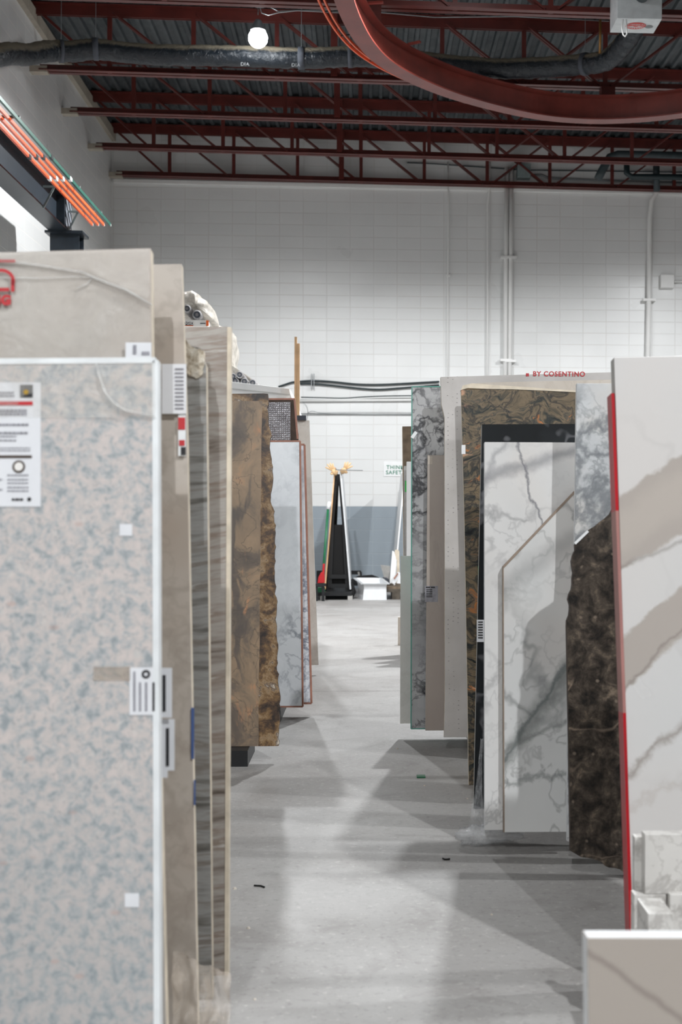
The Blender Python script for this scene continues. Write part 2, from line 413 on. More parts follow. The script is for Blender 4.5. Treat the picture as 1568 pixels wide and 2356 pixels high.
for i in range(14, 66, 9):
    p = rp_[i] + nrm[i] * -.1; q = rp_[i] + nrm[i] * .22; p.z = q.z = RZ + .14
    MB().bar(p, q, .025, .012).build('bar_bracket', 'black_steel', t)
for i in (36, 52):
    p = rp_[i] - nrm[i] * .2; q = rp_[i] - nrm[i] * .36; p.z = q.z = RZ + .32; MB().bar(p, q, .04, .02).build('stiffener', 'ring_red', t)
hb = [(1396, 'red steel hanger dropping from the joist to the right part of the curved rail', 16.93), (855, 'red steel hanger at the left part of the curved rail, near the top edge', 14.5)]
for px_, lb, y in hb:
    q = P(px_, 200, y); zt = jz(q.x) - .007
    if px_ > 1000: o = MB().box((q.x - .09, y - .09, RZ + .318), (q.x + .09, y + .09, zt)).build('rail_hanger', 'red_steel')
    else: o = MB().box((q.x - .1, y - .09, RZ + .318), (q.x + .1, y + .09, zt)).build('rail_hanger', 'red_steel')
    tag(center(o), lb, 'hanger')

# ------------------------------------------------------------------ lamps
def lamp(i, x, y, z, p):
    label = {0: 'glowing high bay lamp hanging over the black duct'}.get(i)
    label = label or ['', 'high bay lamp out of view above the far right of the hall', 'high bay lamp out of view above the far half of the aisle', 'high bay lamp out of view above the middle right of the hall', 'high bay lamp out of view behind the camera, right side', 'unseen fill lamp added behind the camera, left side'][i]
    t = thing('high_bay_lamp', (x, y, z), label, 'lamp', 'high bay lamps')
    mb = MB(); n = 24; pr = [(0.05, .26), (.10, .22), (.15, .10), (.17, .03)] if i else [(.03, .22), (.05, .19), (.07, .13), (.09, .09)]
    vs = []; fs = []
    for (r, zz) in pr:
        for k in range(n): vs.append((x + r * math.cos(2 * math.pi * k / n), y + r * math.sin(2 * math.pi * k / n), z + zz))
    for a in range(len(pr) - 1):
        for k in range(n): fs.append((a * n + k, a * n + (k + 1) % n, (a + 1) * n + (k + 1) % n, (a + 1) * n + k))
    fs.append(tuple(range(n)))
    mb.add(vs, fs).build('reflector', 'galv', t, smooth=True)
    mb = MB(); pts = []; r = .115
    vs = []; fs = []; S = 12
    for a in range(S + 1):
        th = math.pi * a / S
        for k in range(n): vs.append((x + r * math.sin(th) * math.cos(2 * math.pi * k / n), y + r * math.sin(th) * math.sin(2 * math.pi * k / n), z + r * math.cos(th)))
    for a in range(S):
        for k in range(n): fs.append((a * n + k, a * n + (k + 1) % n, (a + 1) * n + (k + 1) % n, (a + 1) * n + k))
    mb.add(vs, fs).build('bulb', 'lamp_glow', t, smooth=True)
    MB().tube([(x, y, z + .28), (x, y, roof_z(x) - .02)], .006, 6).build('hanging_chain', 'galv', t)
    ld = bpy.data.lights.new('lamp_light', 'SPOT'); ld.energy = p * 1.0; ld.color = (0.97, 0.985, 1.0); ld.spot_size = R(164); ld.spot_blend = 0.35; ld.shadow_soft_size = .09
    lo = bpy.data.objects.new('lamp_light', ld); COL.objects.link(lo); lo.matrix_basis = Matrix.Translation((x, y, z - .125)); attach(lo, t)
for i, l in enumerate(LAMPS): lamp(i, *l)
# junction box and cables above the visible lamp
q = P(597, 8, 15.6); t = thing('junction_box', q, 'small grey junction box above the hanging lamp', 'junction box')
MB().box((q.x - .045, q.y - .03, q.z - .04), (q.x + .045, q.y + .03, q.z + .05)).build('box', 'galv', t, bevel=.004)
MB().tube([q + Vector((0, 0, .05)), Vector((q.x, q.y, roof_z(q.x)))], .005, 6).build('hanger', 'galv', t)
for k, pts in enumerate([[(603, 10), (625, 18), (640, 26), (680, 24), (740, 27), (790, 30)], [(597, 17), (602, 30), (617, 35), (640, 29), (680, 24.5), (800, 22), (1000, 40), (1185, 38), (1400, 49)]]):
    o = MB().tube([P(a, b, 15.6) for a, b in pts], .006, 6).build('electric_cable', 'galv', smooth=True)
    tag(center(o), ['thin grey cable looping right from the box above the lamp, the short upper one', 'thin grey cable sagging from the lamp box across the roof to the heater'][k], 'cable')

# ------------------------------------------------------------------ flexible duct
DP = [(-60, 140, 14.2), (0, 127, 14.7), (30, 124, 15.1), (62, 126, 15.5), (95, 120, 15.85), (120, 117, 16.1), (165, 119, 16.2), (220, 113, 16.25), (300, 122, 16.3), (380, 127, 16.3), (460, 128, 16.3), (540, 129, 16.3), (620, 132, 16.3), (700, 134, 16.3), (760, 132, 16.3), (810, 130, 16.3), (870, 133, 16.3), (960, 142, 16.3), (1040, 150, 16.3), (1120, 157, 16.3), (1200, 157, 16.3), (1280, 153, 16.25), (1340, 148, 16.1), (1385, 142, 15.9), (1415, 124, 15.7), (1435, 100, 15.5), (1452, 76, 15.3), (1462, 52, 15.1)]
ctrl = [P(*d) for d in DP]; pts = []
for i in range(len(ctrl) - 1):
    a = ctrl[max(i - 1, 0)]; b = ctrl[i]; c = ctrl[i + 1]; d = ctrl[min(i + 2, len(ctrl) - 1)]
    for k in range(10):
        s_ = k / 10; pts.append(0.5 * ((2 * b) + (c - a) * s_ + (2 * a - 5 * b + 4 * c - d) * s_ ** 2 + (3 * b - a - 3 * c + d) * s_ ** 3))
pts.append(ctrl[-1])
def duct_rf(i, k): return 1 + 0.09 * mnoise.noise(Vector((i * .35, k * .25, 0))) + 0.06 * mnoise.noise(Vector((i * 1.1, k * .4, 4))) + 0.02 * (i % 2)
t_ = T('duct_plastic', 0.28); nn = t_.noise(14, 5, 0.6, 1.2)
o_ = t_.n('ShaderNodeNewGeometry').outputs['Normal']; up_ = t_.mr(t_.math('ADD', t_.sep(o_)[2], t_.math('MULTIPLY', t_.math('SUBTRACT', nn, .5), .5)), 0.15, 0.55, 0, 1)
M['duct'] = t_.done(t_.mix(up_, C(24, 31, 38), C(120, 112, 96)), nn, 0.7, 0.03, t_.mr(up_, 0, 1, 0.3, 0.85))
t = thing('flexible_duct', pts[0], 'long black flexible duct sagging across the roof from left wall to heater', 'duct')
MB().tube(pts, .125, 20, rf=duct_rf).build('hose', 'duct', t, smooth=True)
for px_, y_ in ((140, 16.15), (222, 16.25), (690, 16.3), (803, 16.3), (1345, 16.1)):
    best = min(pts, key=lambda p: abs((p - CAM).dot(rt) / (p - CAM).dot(fw) * F + PX - px_))
    i = pts.index(best); MB().tube([pts[i - 1], pts[i], pts[i + 1]], .138, 20).build('strap', 'foam_dark', t, smooth=True)
    MB().tube([best + Vector((0, 0, .13)), Vector((best.x, best.y, roof_z(best.x)))], .004, 6).build('hanger_wire', 'galv', t)
for px_ in (563, 680):
    q = P(px_, 148 if px_ < 600 else 150, 16.16); text_obj('printing', 'DIA', .06, 'logo_grey', Matrix.Translation(q) @ FACE, t)
# ------------------------------------------------------------------ radiant heater burner
hy = 14.0; a = P(1419, 42, hy); zb_ = a.z; x0, x1 = a.x, P(1522, 42, hy).x
t = thing('gas_heater', ((x0 + x1) / 2, hy + .2, zb_), 'white box gas heater burner hanging beside the duct, red oval badge', 'heater')
MB().box((x0, hy, zb_), (x1, hy + .42, zb_ + .36)).build('casing', 'heater_white', t, bevel=.006)
q = Vector(((x0 + x1) / 2 + .02, hy - .02, zb_ + .24)); MB().tube([q, q + Vector((0, -.1, 0)), q + Vector((0, -.14, .02))], [.075, .075, .05], 18).build('air_intake', 'dark_pipe', t, smooth=True)
MB().box((q.x - .14, hy - .2, q.z + .05), (q.x + .02, hy - .06, q.z + .2)).build('gas_valve', 'galv', t, bevel=.005)
MB().tube([q + Vector((.0, -.12, .1)), q + Vector((.06, -.1, .25)), q + Vector((.1, 0, .4))], .02, 8).build('gas_pipe', 'black_steel', t, smooth=True)
n = 28; cx, cy = (x0 + x1) / 2 + .0, hy + .2
vs = [(cx + .115 * math.cos(2 * math.pi * k / n), cy + .10 * math.sin(2 * math.pi * k / n), zb_ - .002) for k in range(n)]
bd = MB().add(vs, [tuple(range(n))]).build('badge', 'logo_red', t)
for k in range(9):
    a_ = R(20 + k * 17.5); c_ = Vector((cx, cy - .0, zb_ - .003)); d_ = Vector((math.cos(a_) * 1.3, math.sin(a_), 0))
    MB().bar(c_ + d_ * .025, c_ + d_ * .078, .009, .001).build('badge_ray', 'heater_white', bd)
text_obj('badge_lettering', 'RE-VERBER-RAY', .030, 'heater_white', Matrix.Translation((cx, cy - .035, zb_ - .004)) @ Matrix.Rotation(math.pi, 4, 'X') @ Matrix.Scale(1.5, 4, (0, 1, 0)), bd)
vs = [(cx + .15 + .045 * math.cos(2 * math.pi * k / n), cy + .02 + .045 * math.sin(2 * math.pi * k / n), zb_ - .003) for k in range(n)]
MB().add(vs, [tuple(range(n))]).build('badge', 'logo_grey', t)
MB().tube([(x0 + .04, hy + .05, zb_ + .36), (x0 + .04, hy + .05, roof_z(x0))], .006, 6).build('hanging_chain', 'galv', t)
MB().tube([(x1 - .04, hy + .3, zb_ + .36), (x1 - .04, hy + .3, roof_z(x1))], .006, 6).build('hanging_chain', 'galv', t)
cx_ = x0 + .09
o = MB().tube([Vector((cx_ - .02, hy + .03, zb_ - .0)), Vector((cx_ - .035, hy + .02, zb_ - .1)), Vector((cx_ - .02, hy + .02, zb_ - .17)), Vector((cx_, hy + .02, zb_ - .19)), Vector((cx_ + .02, hy + .02, zb_ - .16)), Vector((cx_ + .015, hy + .03, zb_))], .008, 8).build('power_cord', 'painted_pipe', t, smooth=True)
q = P(1381, 60, 15.6); t2 = tag(center(MB().tube([P(1380, 45, 15.6), P(1380, 90, 15.6), P(1379, 122, 15.7)], .016, 8).build('gas_drop_pipe', 'brass', smooth=True)), 'thin dark brass gas pipe dropping beside the heater', 'pipe')

# ------------------------------------------------------------------ crane runway on the left
zx = 4.67; BX0, BX1, BE = -3.83, -3.60, 16.15
t = thing('crane_runway_beam', (-3.715, BE, zx), 'dark blue steel runway beam high along the left wall', 'crane beam')
MB().box((BX0, 5, zx), (BX1, BE, zx + .02)).build('bottom_flange', 'navy_steel', t)
MB().box((-3.723, 5, zx + .02), (-3.707, BE, zx + .40)).build('web', 'navy_steel', t)
MB().box((BX0, 5, zx + .40), (BX1, BE, zx + .42)).build('top_flange', 'navy_steel', t)
MB().box((-3.755, 5, zx + .42), (-3.675, BE, zx + .47)).build('track', 'black_steel', t)
MB().box((BX0 + .01, BE - .32, zx + .02), (BX1 - .01, BE - .3, zx + .4)).build('stiffener', 'navy_steel', t)
t_ = T('hazard_stripe', 0.5); o_ = t_.sep(); st = t_.math('GREATER_THAN', t_.math('FRACT', t_.math('MULTIPLY', t_.math('ADD', t_.math('ADD', o_[2], o_[0]), o_[1]), 6.5)), .5)
M['hazard'] = t_.done(t_.mix(st, C(30, 34, 38), C(128, 134, 142)))
MB().box((BX0, BE, zx + .02), (BX1, BE + .02, zx + .4)).build('end_plate', 'hazard', t)
MB().box((BX1 - .02, BE - .28, zx + .03), (BX1, BE, zx + .4)).build('end_stop', 'hazard', t)
q0 = P(133, 556, BE); x0_, x1_ = -3.85, -3.44
t = thing('steel_column', (-3.65, BE, 0), 'dark steel column carrying the end of the runway beam, wide cap plate', 'column')
MB().box((x0_ - .02, BE - .22, zx - .03), (x1_ + .02, BE + .16, zx - .001)).build('cap_plate', 'navy_steel', t)
mb = MB(); mb.box((x0_ + .03, BE - .16, 0), (x1_ - .03, BE - .145, zx - .03)).box((x0_ + .03, BE + .085, 0), (x1_ - .03, BE + .10, zx - .03)).box((-3.655, BE - .145, 0), (-3.635, BE + .085, zx - .03)); mb.build('shaft', 'navy_steel', t)
for i, (ex, nm) in enumerate(((253, 'green'), (238, 'orange'), (225, 'orange'), (212, 'orange'))):
    zc = P(253, 517, 16.45).z; xx = P(ex, 517, 16.45).x
    t = thing('crane_conductor_bar', (xx, 16.45, zc), ['green conductor bar beside the runway beam, outermost of the four', 'orange conductor bar next to the green one', 'middle orange conductor bar, second from the runway beam', 'orange conductor bar closest to the runway beam'][i], 'conductor bar', 'conductor bars along the runway beam')
    MB().box((xx - .011, 5, zc - .017), (xx + .011, 16.45, zc + .017)).build('cover', 'green_bar' if i == 0 else 'orange_bar', t)
    MB().box((xx - .008, 16.45, zc - .014), (xx + .008, 16.48, zc + .014)).build('end_cap', 'painted_pipe', t)
    for yy in (13.35, 14.2):
        MB().box((xx - .014, yy, zc - .02), (xx + .014, yy + .09, zc + .02)).build('splice', 'painted_pipe' if yy > 13.8 else 'black_steel', t)
zc = P(253, 517, 16.45).z
for i, yy in enumerate((12.2, 14.75, 15.95)):
    t = thing('bar_support_bracket', (BX1, yy, zc), ['nearest', 'middle', 'farthest'][i] + ' grey bracket arm holding the conductor bars off the runway beam', 'bracket', 'conductor bar brackets')
    MB().bar((BX1, yy, zc + .04), (-3.19, yy, zc + .04), .03, .02).build('arm', 'grey_box', t)
    MB().bar((BX1, yy, zc - .2), (-3.48, yy, zc + .03), .02, .02).build('brace', 'grey_box', t)

# ------------------------------------------------------------------ pipes and cables on the back wall
def wallpipe(name, pts, r, mat, label, cat='conduit', seg=12, straps=()):
    P3 = [W(x, y, r + .03) for x, y in pts]
    t = thing(name, P3[-1], label, cat)
    MB().tube(P3, r, seg).build('tube', mat, t, smooth=True)
    for (x, y) in straps:
        q = W(x, y, .0); mb = MB(); mb.box((q.x - r * 2.6, q.y - 2 * r - .04, q.z - .02), (q.x + r * 2.6, q.y - .006, q.z + .02)) ; mb.build('strap', 'painted_pipe', t)
    return t
wallpipe('thin_conduit', [(1030, 372), (1031, 470), (1030, 640), (1030, 930)], .013, 'painted_pipe', 'thin white conduit down the back wall, leftmost of the vertical ones', straps=((1030, 636),))
wallpipe('thin_conduit', [(1126, 372), (1127, 425), (1121, 470), (1121, 700), (1120, 930)], .016, 'painted_pipe', 'thin white conduit with a kink at its top, left of the pipe pair')
wallpipe('thick_conduit', [(1165, 385), (1163, 600), (1161, 930)], .038, 'painted_pipe', 'left pipe of the thick white pair down the back wall', straps=((1163, 594), (1162, 830)))
wallpipe('thick_conduit', [(1176, 388), (1174, 600), (1171, 930)], .036, 'painted_pipe', 'right pipe of the thick white pair down the back wall', straps=((1174, 594), (1172, 832)))
wallpipe('sprinkler_pipe', [(1509, 400), (1511, 442), (1498, 462), (1494, 500), (1492, 690), (1488, 900)], .042, 'painted_pipe', 'thick white pipe with an offset at the top, far right of the back wall', 'pipe', straps=((1490, 692),))
wallpipe('wall_conduit', [(1545, 648), (1700, 648)], .02, 'painted_pipe', 'short horizontal white conduit leaving the wall box to the right')
q = W(1532, 649); t = thing('wall_box', q, 'white square junction box on the right of the back wall', 'junction box')
MB().box((q.x - .12, q.y - .1, q.z - .115), (q.x + .115, q.y, q.z + .115)).build('box', 'painted_pipe', t, bevel=.01)
q = W(1201, 399); t = thing('electric_box', q, 'grey green electrical box up beside the pipe pair', 'electrical box')
MB().box((q.x - .11, q.y - .2, q.z - .12), (q.x + .12, q.y - .02, q.z + .12)).build('box', 'grey_box', t, bevel=.008)
MB().box((q.x - .1, q.y - .21, q.z - .11), (q.x + .11, q.y - .2, q.z + .11)).build('cover', 'grey_box', t)
wallpipe('horizontal_conduit', [(1218, 402), (1245, 403), (1260, 409), (1380, 415), (1700, 424)], .018, 'galv', 'galvanised conduit running right from the electrical box')
wallpipe('roof_pipe', [(936, 374), (1000, 377), (1200, 391), (1568, 396), (1700, 398)], .01, 'dark_pipe', 'thin dark pipe strung along under the last joist', 'pipe')
def roofpipe(pts, r, mat, label, Y=21.2, name='vent_pipe'):
    t = tag(center(MB().tube([P(x, y, Y) for x, y in pts], r, 14).build(name, mat, smooth=True)), label, 'pipe'); return t
roofpipe([(1375, 412), (1383, 395), (1392, 378), (1402, 362), (1420, 356), (1480, 357), (1700, 362)], .07, 'dark_pipe', 'fat dark pipe bending along the wall above the last joist line', 21.6)
roofpipe([(1441, 372), (1441, 398), (1452, 407), (1510, 407), (1700, 409)], .05, 'cable_black', 'black gas pipe with an elbow, right end of the back wall', 21.75, 'gas_pipe')
roofpipe([(1509, 380), (1509, 398), (1510, 440)], .055, 'dark_pipe', 'dark vertical pipe end above the white offset pipe', 21.95, 'drop_pipe')
# cables at head height
def cable(pts, r, mat, label, off=.04, name='power_cable'):
    P3 = [W(x, y, off) for x, y in pts]; fine = []
    for i in range(len(P3) - 1):
        a = P3[max(i - 1, 0)]; b = P3[i]; c = P3[i + 1]; d = P3[min(i + 2, len(P3) - 1)]
        for k in range(5):
            s_ = k / 5; fine.append(0.5 * ((2 * b) + (c - a) * s_ + (2 * a - 5 * b + 4 * c - d) * s_ ** 2 + (3 * b - a - 3 * c + d) * s_ ** 3))
    fine.append(P3[-1]); return tag(center(MB().tube(fine, r, 10).build(name, mat, smooth=True)), label, 'cable')
cable([(640, 890), (655, 885), (676, 879), (718, 876), (760, 878), (820, 884), (870, 885), (920, 883), (1010, 878)], .016, 'cable_black', 'upper thick black cable swagged along the back wall')
cable([(690, 883), (720, 883), (765, 887), (820, 893), (865, 896), (905, 894), (1010, 886)], .016, 'cable_black', 'second thick black cable sagging below the upper one')
cable([(692, 914), (740, 915), (790, 916), (840, 913), (900, 911), (1010, 910)], .010, 'cable_black', 'thin black cable lying on the white horizontal conduit', .075)
cable([(708, 950), (718, 946), (738, 950), (780, 949), (900, 949), (1010, 951)], .005, 'galv', 'thin loose grey wire above the lowest conduit', .05)
cable([(690, 921), (702, 930), (708, 945), (705, 968)], .004, 'galv', 'thin wire curling down at the left end of the conduits', .04)
wallpipe('horizontal_conduit', [(688, 922), (1020, 920)], .018, 'painted_pipe', 'white horizontal conduit under the black cables', straps=())
wallpipe('horizontal_conduit', [(688, 952), (1020, 953)], .009, 'galv', 'lowest thin horizontal conduit on the back wall')
q = W(720, 878); t = thing('cable_clamp', q, 'small steel clamp holding the black cables to the wall', 'clamp')
MB().box((q.x - .03, q.y - .07, q.z - .13), (q.x - .018, q.y, q.z + .13)).build('channel', 'galv', t); MB().box((q.x + .01, q.y - .07, q.z - .13), (q.x + .022, q.y, q.z + .13)).build('channel', 'galv', t)
# safety sign
a, b = W(885, 1062), W(928, 1096)
t = thing('safety_sign', ((a.x + b.x) / 2, YB, b.z), 'white wall sign with green THINK SAFETY lettering', 'sign')
MB().box((a.x - .02, YB - .012, b.z), (b.x + .14, YB - .002, a.z)).build('board', 'white_board', t)
text_obj('lettering', 'THINK', .092, 'sign_green', Matrix.Translation(W(908.5, 1075.5, .016)) @ FACE, t, .0012)
text_obj('lettering', 'SAFETY', .092, 'sign_green', Matrix.Translation(W(909.5, 1087.5, .016)) @ FACE, t, .0012)

# ------------------------------------------------------------------ stone materials
def marble(name, base=(232, 234, 236), vein=(150, 152, 156), scale=2.0, width=.035, warm=None, rough=.22, strength=.8, cloud=.35, bands=(), vein2=True, aniso=(1, 1, 1), rot=0.0, seed=0.0):
    t = T(name, rough); v = t.map(sc=aniso, rot=(0, rot, 0), loc=(seed, seed * .7, seed * 1.3)); wv = t.warp(.35, 1.6, v)
    c = t.mix(t.mr(t.noise(scale * .8, 4, v=wv), .35, .7, 0, cloud), C(*base), C(*[int(a * .5 + b * .5) for a, b in zip(base, vein)]))
    if warm: c = t.mix(t.mr(t.noise(scale * .7, 3, v=t.map(loc=(9 + seed, 2, 4))), .45, .7, 0, .6), c, C(*warm))
    fade = t.mr(t.noise(1.7, 2, v=t.map(loc=(3 + seed, 1, 2))), .35, .6, .1, 1)
    vm = t.math('MULTIPLY', t.vein(scale, width, wv, 5), t.math('MULTIPLY', fade, strength)); c = t.mix(vm, c, C(*vein))
    if vein2:
        vm = t.math('MULTIPLY', t.vein(scale * 2.3, width * .8, t.warp(.2, 3, v), 4), t.math('MULTIPLY', fade, strength * .6)); c = t.mix(vm, c, C(*vein))
    for b in bands:
        col = b[0]; c = t.mix(t.math('MULTIPLY', t.band(*b[1]), b[2]), c, C(*col))
    M[name] = t.done(c, rough=t.mr(t.noise(5, 4), .3, .7, rough, rough + .06)); return name
t = T('raw_stone', .8); nn = t.noise(40, 6, .7, .5); M['raw_stone'] = t.done(t.ramp(nn, [(.35, C(150, 130, 104)), (.5, C(216, 206, 188)), (.65, C(240, 234, 222))]), nn, .9, .02)
plastic('film_fold', (240, 240, 238), 0.42, 0.25)
plain('cut_edge_mat', (148, 132, 118), 0.7, 0, 0.1, 30)
def granite():
    t = T('pink_granite', .28); v = t.warp(.03, 14)
    n1 = t.noise(44, 4, .62, .4, v); c = t.ramp(n1, [(.34, C(150, 157, 161)), (.44, C(176, 179, 181)), (.53, C(196, 190, 187)), (.68, C(208, 198, 194))])
    n2 = t.noise(80, 2, .6, .5); c = t.mix(t.mr(n2, .55, .68, 0, .4), c, C(132, 141, 147))
    c = t.mix(t.mr(t.noise(60, 2, .5, v=t.map(loc=(4, 0, 7))), .57, .7, 0, .6), c, C(206, 202, 198))
    zg = t.sep()[2]; c = t.mix(t.mr(t.math('ADD', zg, t.math('MULTIPLY', t.noise(3, 3), .6)), 0.55, 1.1, .28, 0), c, C(136, 146, 150))
    c = t.mix(t.mr(t.voro(9, t.map(sc=(1, 1, 2), loc=(3, 1, 1)), 'F1', 'Distance'), .06, .12, .45, 0), c, C(186, 158, 150))
    M['pink_granite'] = t.done(c)
granite()
def striped(name, cols, ang, scale=7.0, seed=0.0, rough=.3):
    t = T(name, rough); v = t.warp(.10, 2.2, t.map(rot=(0, ang, 0), loc=(seed, 0, seed)))
    n1 = t.noise(1.0, 6, .65, 0, t.map(sc=(1.5, 1, scale * 3.0), v=v)); n2 = t.noise(1.0, 4, .6, 0, t.map(sc=(5, 1, scale * 9), loc=(3, 3, 3), v=v))
    f = t.math('ADD', t.math('MULTIPLY', n1, .75), t.math('MULTIPLY', n2, .25)); k = len(cols)
    M[name] = t.done(t.ramp(f, [(.36 + .28 * i / (k - 1), C(*c)) for i, c in enumerate(cols)]))
striped('striped_brown', [(88, 78, 70), (142, 133, 125), (172, 167, 161), (140, 126, 115), (214, 213, 209)], .12, 6, 1.3)
striped('striped_grey', [(48, 46, 43), (112, 110, 106), (150, 150, 148), (116, 109, 102), (190, 192, 192)], .05, 7, 5.1)
marble('beige_wrapped', (192, 187, 180), (164, 156, 148), 2.6, .05, (178, 166, 156), .32, .4, .4, rot=.8)
marble('beige_narrow', (186, 178, 169), (152, 142, 132), 4.5, .06, (168, 152, 138), .4, .5, .5, seed=2)
marble('cream_stone', (222, 216, 208), (196, 186, 176), 6, .06, (206, 196, 184), .5, .5, .5, seed=3)
marble('beige_plain', (176, 166, 158), (150, 140, 132), 3, .05, (164, 152, 144), .3, .4, .4, aniso=(3, 1, .6), seed=4)
marble('concrete_grey', (186, 182, 178), (158, 154, 150), 4, .05, (170, 162, 154), .6, .35, .5, seed=6)
marble('grey_quartz', (220, 217, 212), (196, 192, 186), 5, .05, None, .3, .3, .4, seed=8)
marble('beige_top', (208, 200, 190), (182, 172, 160), 5, .06, (192, 182, 170), .6, .5, .5, seed=9)
marble('white_marble_far', (236, 239, 243), (140, 146, 156), 3.0, .05, None, .25, .85, .30, seed=11)
marble('white_marble_back', (232, 236, 242), (128, 136, 154), 12, .07, None, .3, .9, .4, seed=12)
marble('white_marble_big', (222, 222, 221), (146, 146, 148), 2.6, .03, (214, 206, 198), .07, .85, .3, seed=13)
marble('white_marble_cut', (216, 217, 216), (128, 130, 130), 1.9, .03, (206, 196, 188), .07, .8, .3, seed=15)
marble('white_marble_tall', (214, 217, 219), (120, 124, 128), 5.0, .07, (216, 208, 198), .2, .85, .55, seed=17)
marble('grey_black_marble', (176, 177, 179), (38, 40, 46), 4.5, .045, None, .25, 1.0, .5, seed=21)
marble('offcut_marble', (218, 216, 212), (160, 156, 152), 7, .05, None, .35, .6, .4, seed=23)
def black():
    t = T('black_granite', .12); c = t.ramp(t.noise(4, 3), [(.3, C(16, 19, 22)), (.7, C(26, 31, 34))])
    c = t.mix(t.math('MULTIPLY', t.vein(1.6, .012), .5), c, C(120, 120, 124)); M['black_granite'] = t.done(c)
black()
def fantasy():
    t = T('brown_fantasy', .25); v = t.warp(.4, 2.4); v2 = t.warp(.10, 12, v)
    n1 = t.noise(1, 6, .65, 0, t.map(sc=(5, 1, 20), rot=(0, .15, 0), v=v2))
    c = t.ramp(n1, [(.34, C(16, 20, 22)), (.41, C(52, 56, 53)), (.46, C(96, 86, 70)), (.52, C(126, 110, 88)), (.56, C(70, 70, 64)), (.60, C(112, 100, 84)), (.64, C(176, 112, 62)), (.70, C(224, 178, 146))])
    sp = t.voro(6.5, t.map(sc=(.8, 1, 2.2), v=t.warp(.18, 6))); c = t.mix(t.mr(sp, .10, .24, .7, 0), c, C(222, 172, 140))
    c = t.mix(t.math('MULTIPLY', t.vein(7, .035, v2, 5), .7), c, C(34, 38, 42)); M['brown_fantasy'] = t.done(c)
fantasy()
def emperador():
    t = T('dark_emperador', .25); v = t.warp(.05, 8); n1 = t.noise(16, 6, .68, .2, v)
    c = t.ramp(n1, [(.36, C(24, 22, 20)), (.46, C(48, 42, 37)), (.56, C(74, 66, 58)), (.68, C(120, 106, 92))])
    c = t.mix(t.mr(t.voro(20, v), .05, .16, .6, 0), c, C(136, 122, 108))
    c = t.mix(t.math('MULTIPLY', t.math('MULTIPLY', t.vein(1.4, .004, v, 2), t.mr(t.noise(2), .45, .6, 0, 1)), .7), c, C(176, 156, 138)); M['dark_emperador'] = t.done(c, t.noise(30, 4), .15, .004)
emperador()
def nettable(ub):
    """brown stone covered with resin mesh up to u = ub; raw border beyond"""
    t = T('brown_netted_stone', .42); o = t.sep(); v = t.warp(.5, 1.7)
    n1 = t.noise(2.6, 6, .65, .5, v); c = t.ramp(n1, [(.34, C(64, 60, 58)), (.44, C(96, 84, 74)), (.5, C(132, 112, 90)), (.58, C(152, 128, 102)), (.68, C(188, 140, 100))])
    dg = t.noise(1, 4, .6, .2, t.map(sc=(5, 1, 1.3), rot=(0, .6, 0), v=t.warp(.3, 2))); c = t.mix(t.mr(dg, .51, .57, 0, .85), c, C(58, 56, 58))
    pk = t.noise(1, 4, .6, .2, t.map(sc=(6, 1, 3), loc=(5, 5, 5), v=t.warp(.3, 2))); c = t.mix(t.mr(pk, .6, .66, 0, .8), c, C(186, 132, 92))
    c = t.mix(t.math('MULTIPLY', t.vein(6, .02, v, 4), .5), c, C(50, 44, 42))
    gx = t.math('FRACT', t.math('MULTIPLY', o[0], 150)); gz = t.math('FRACT', t.math('MULTIPLY', o[2], 150))
    net = t.math('MAXIMUM', t.math('LESS_THAN', gx, .3), t.math('LESS_THAN', gz, .3))
    vm = t.math('MAXIMUM', t.math('GREATER_THAN', t.math('ADD', o[0], t.math('MULTIPLY', t.noise(3), .02)), ub), t.math('GREATER_THAN', o[2], 1.74))
    inn = t.math('SUBTRACT', 1.0, vm); c = t.mix(t.math('MULTIPLY', t.math('MULTIPLY', net, inn), .3), c, C(150, 132, 112))
    br = t.ramp(t.noise(9, 6, .7, .3), [(.36, C(30, 22, 18)), (.45, C(74, 54, 38)), (.52, C(120, 92, 58)), (.58, C(150, 126, 96)), (.62, C(88, 70, 56)), (.68, C(204, 194, 180))])
    M['brown_netted_stone'] = t.done(t.mix(vm, c, br), t.math('MULTIPLY', net, inn), .3, .002)
def bubble():
    t = T('bubble_wrap', .3, .55); w_ = t.voro(70, rnd=.3); M['bubble_wrap'] = t.done(t.ramp(t.noise(6, 4), [(.3, C(128, 126, 130)), (.7, C(176, 174, 178))]), w_, .9, .008)
bubble()
def dotted():
    t = T('dotted_concrete', .6); o = t.sep(); n1 = t.noise(5, 4); c = t.ramp(n1, [(.3, C(190, 186, 182)), (.7, C(212, 208, 205))])
    wv = t.math('MULTIPLY', t.math('SUBTRACT', t.noise(6), .5), .02)
    for u0 in (-0.001, .10, .17):
        pass
    return t, c, o, wv

# ------------------------------------------------------------------ slabs
def frame(px_, Yb, zb, lean, yaw=0.0):
    """matrix of a leaning slab: x along the face, z up the face, y into the stack"""
    O = P(px_, PY + 10, Yb); O = Vector((O.x, Yb, zb)); l = R(lean); y = R(yaw)
    U = Vector((math.cos(y), math.sin(y), 0)); B = Vector((-math.sin(y), math.cos(y), 0))
    V = Vector((0, 0, 1)) * math.cos(l) + B * math.sin(l); N = V.cross(U)
    m = Matrix((U, -N if False else (V.cross(U)), V)).transposed().to_4x4(); m.translation = O; return m
def uv(m, x, y):
    inv = m.inverted(); o = inv @ CAM; d = inv.to_3x3() @ ray(x, y); k = -o.y / d.y; p = o + d * k; return (p.x, p.z)
def ub(m, x, v=0.0):
    """u on the slab at pixel column x and face height v"""
    lo, hi = -300.0, 4200.0
    for _ in range(50):
        mid = (lo + hi) / 2
        if uv(m, x, mid)[1] > v: lo = mid
        else: hi = mid
    return uv(m, x, mid)[0]
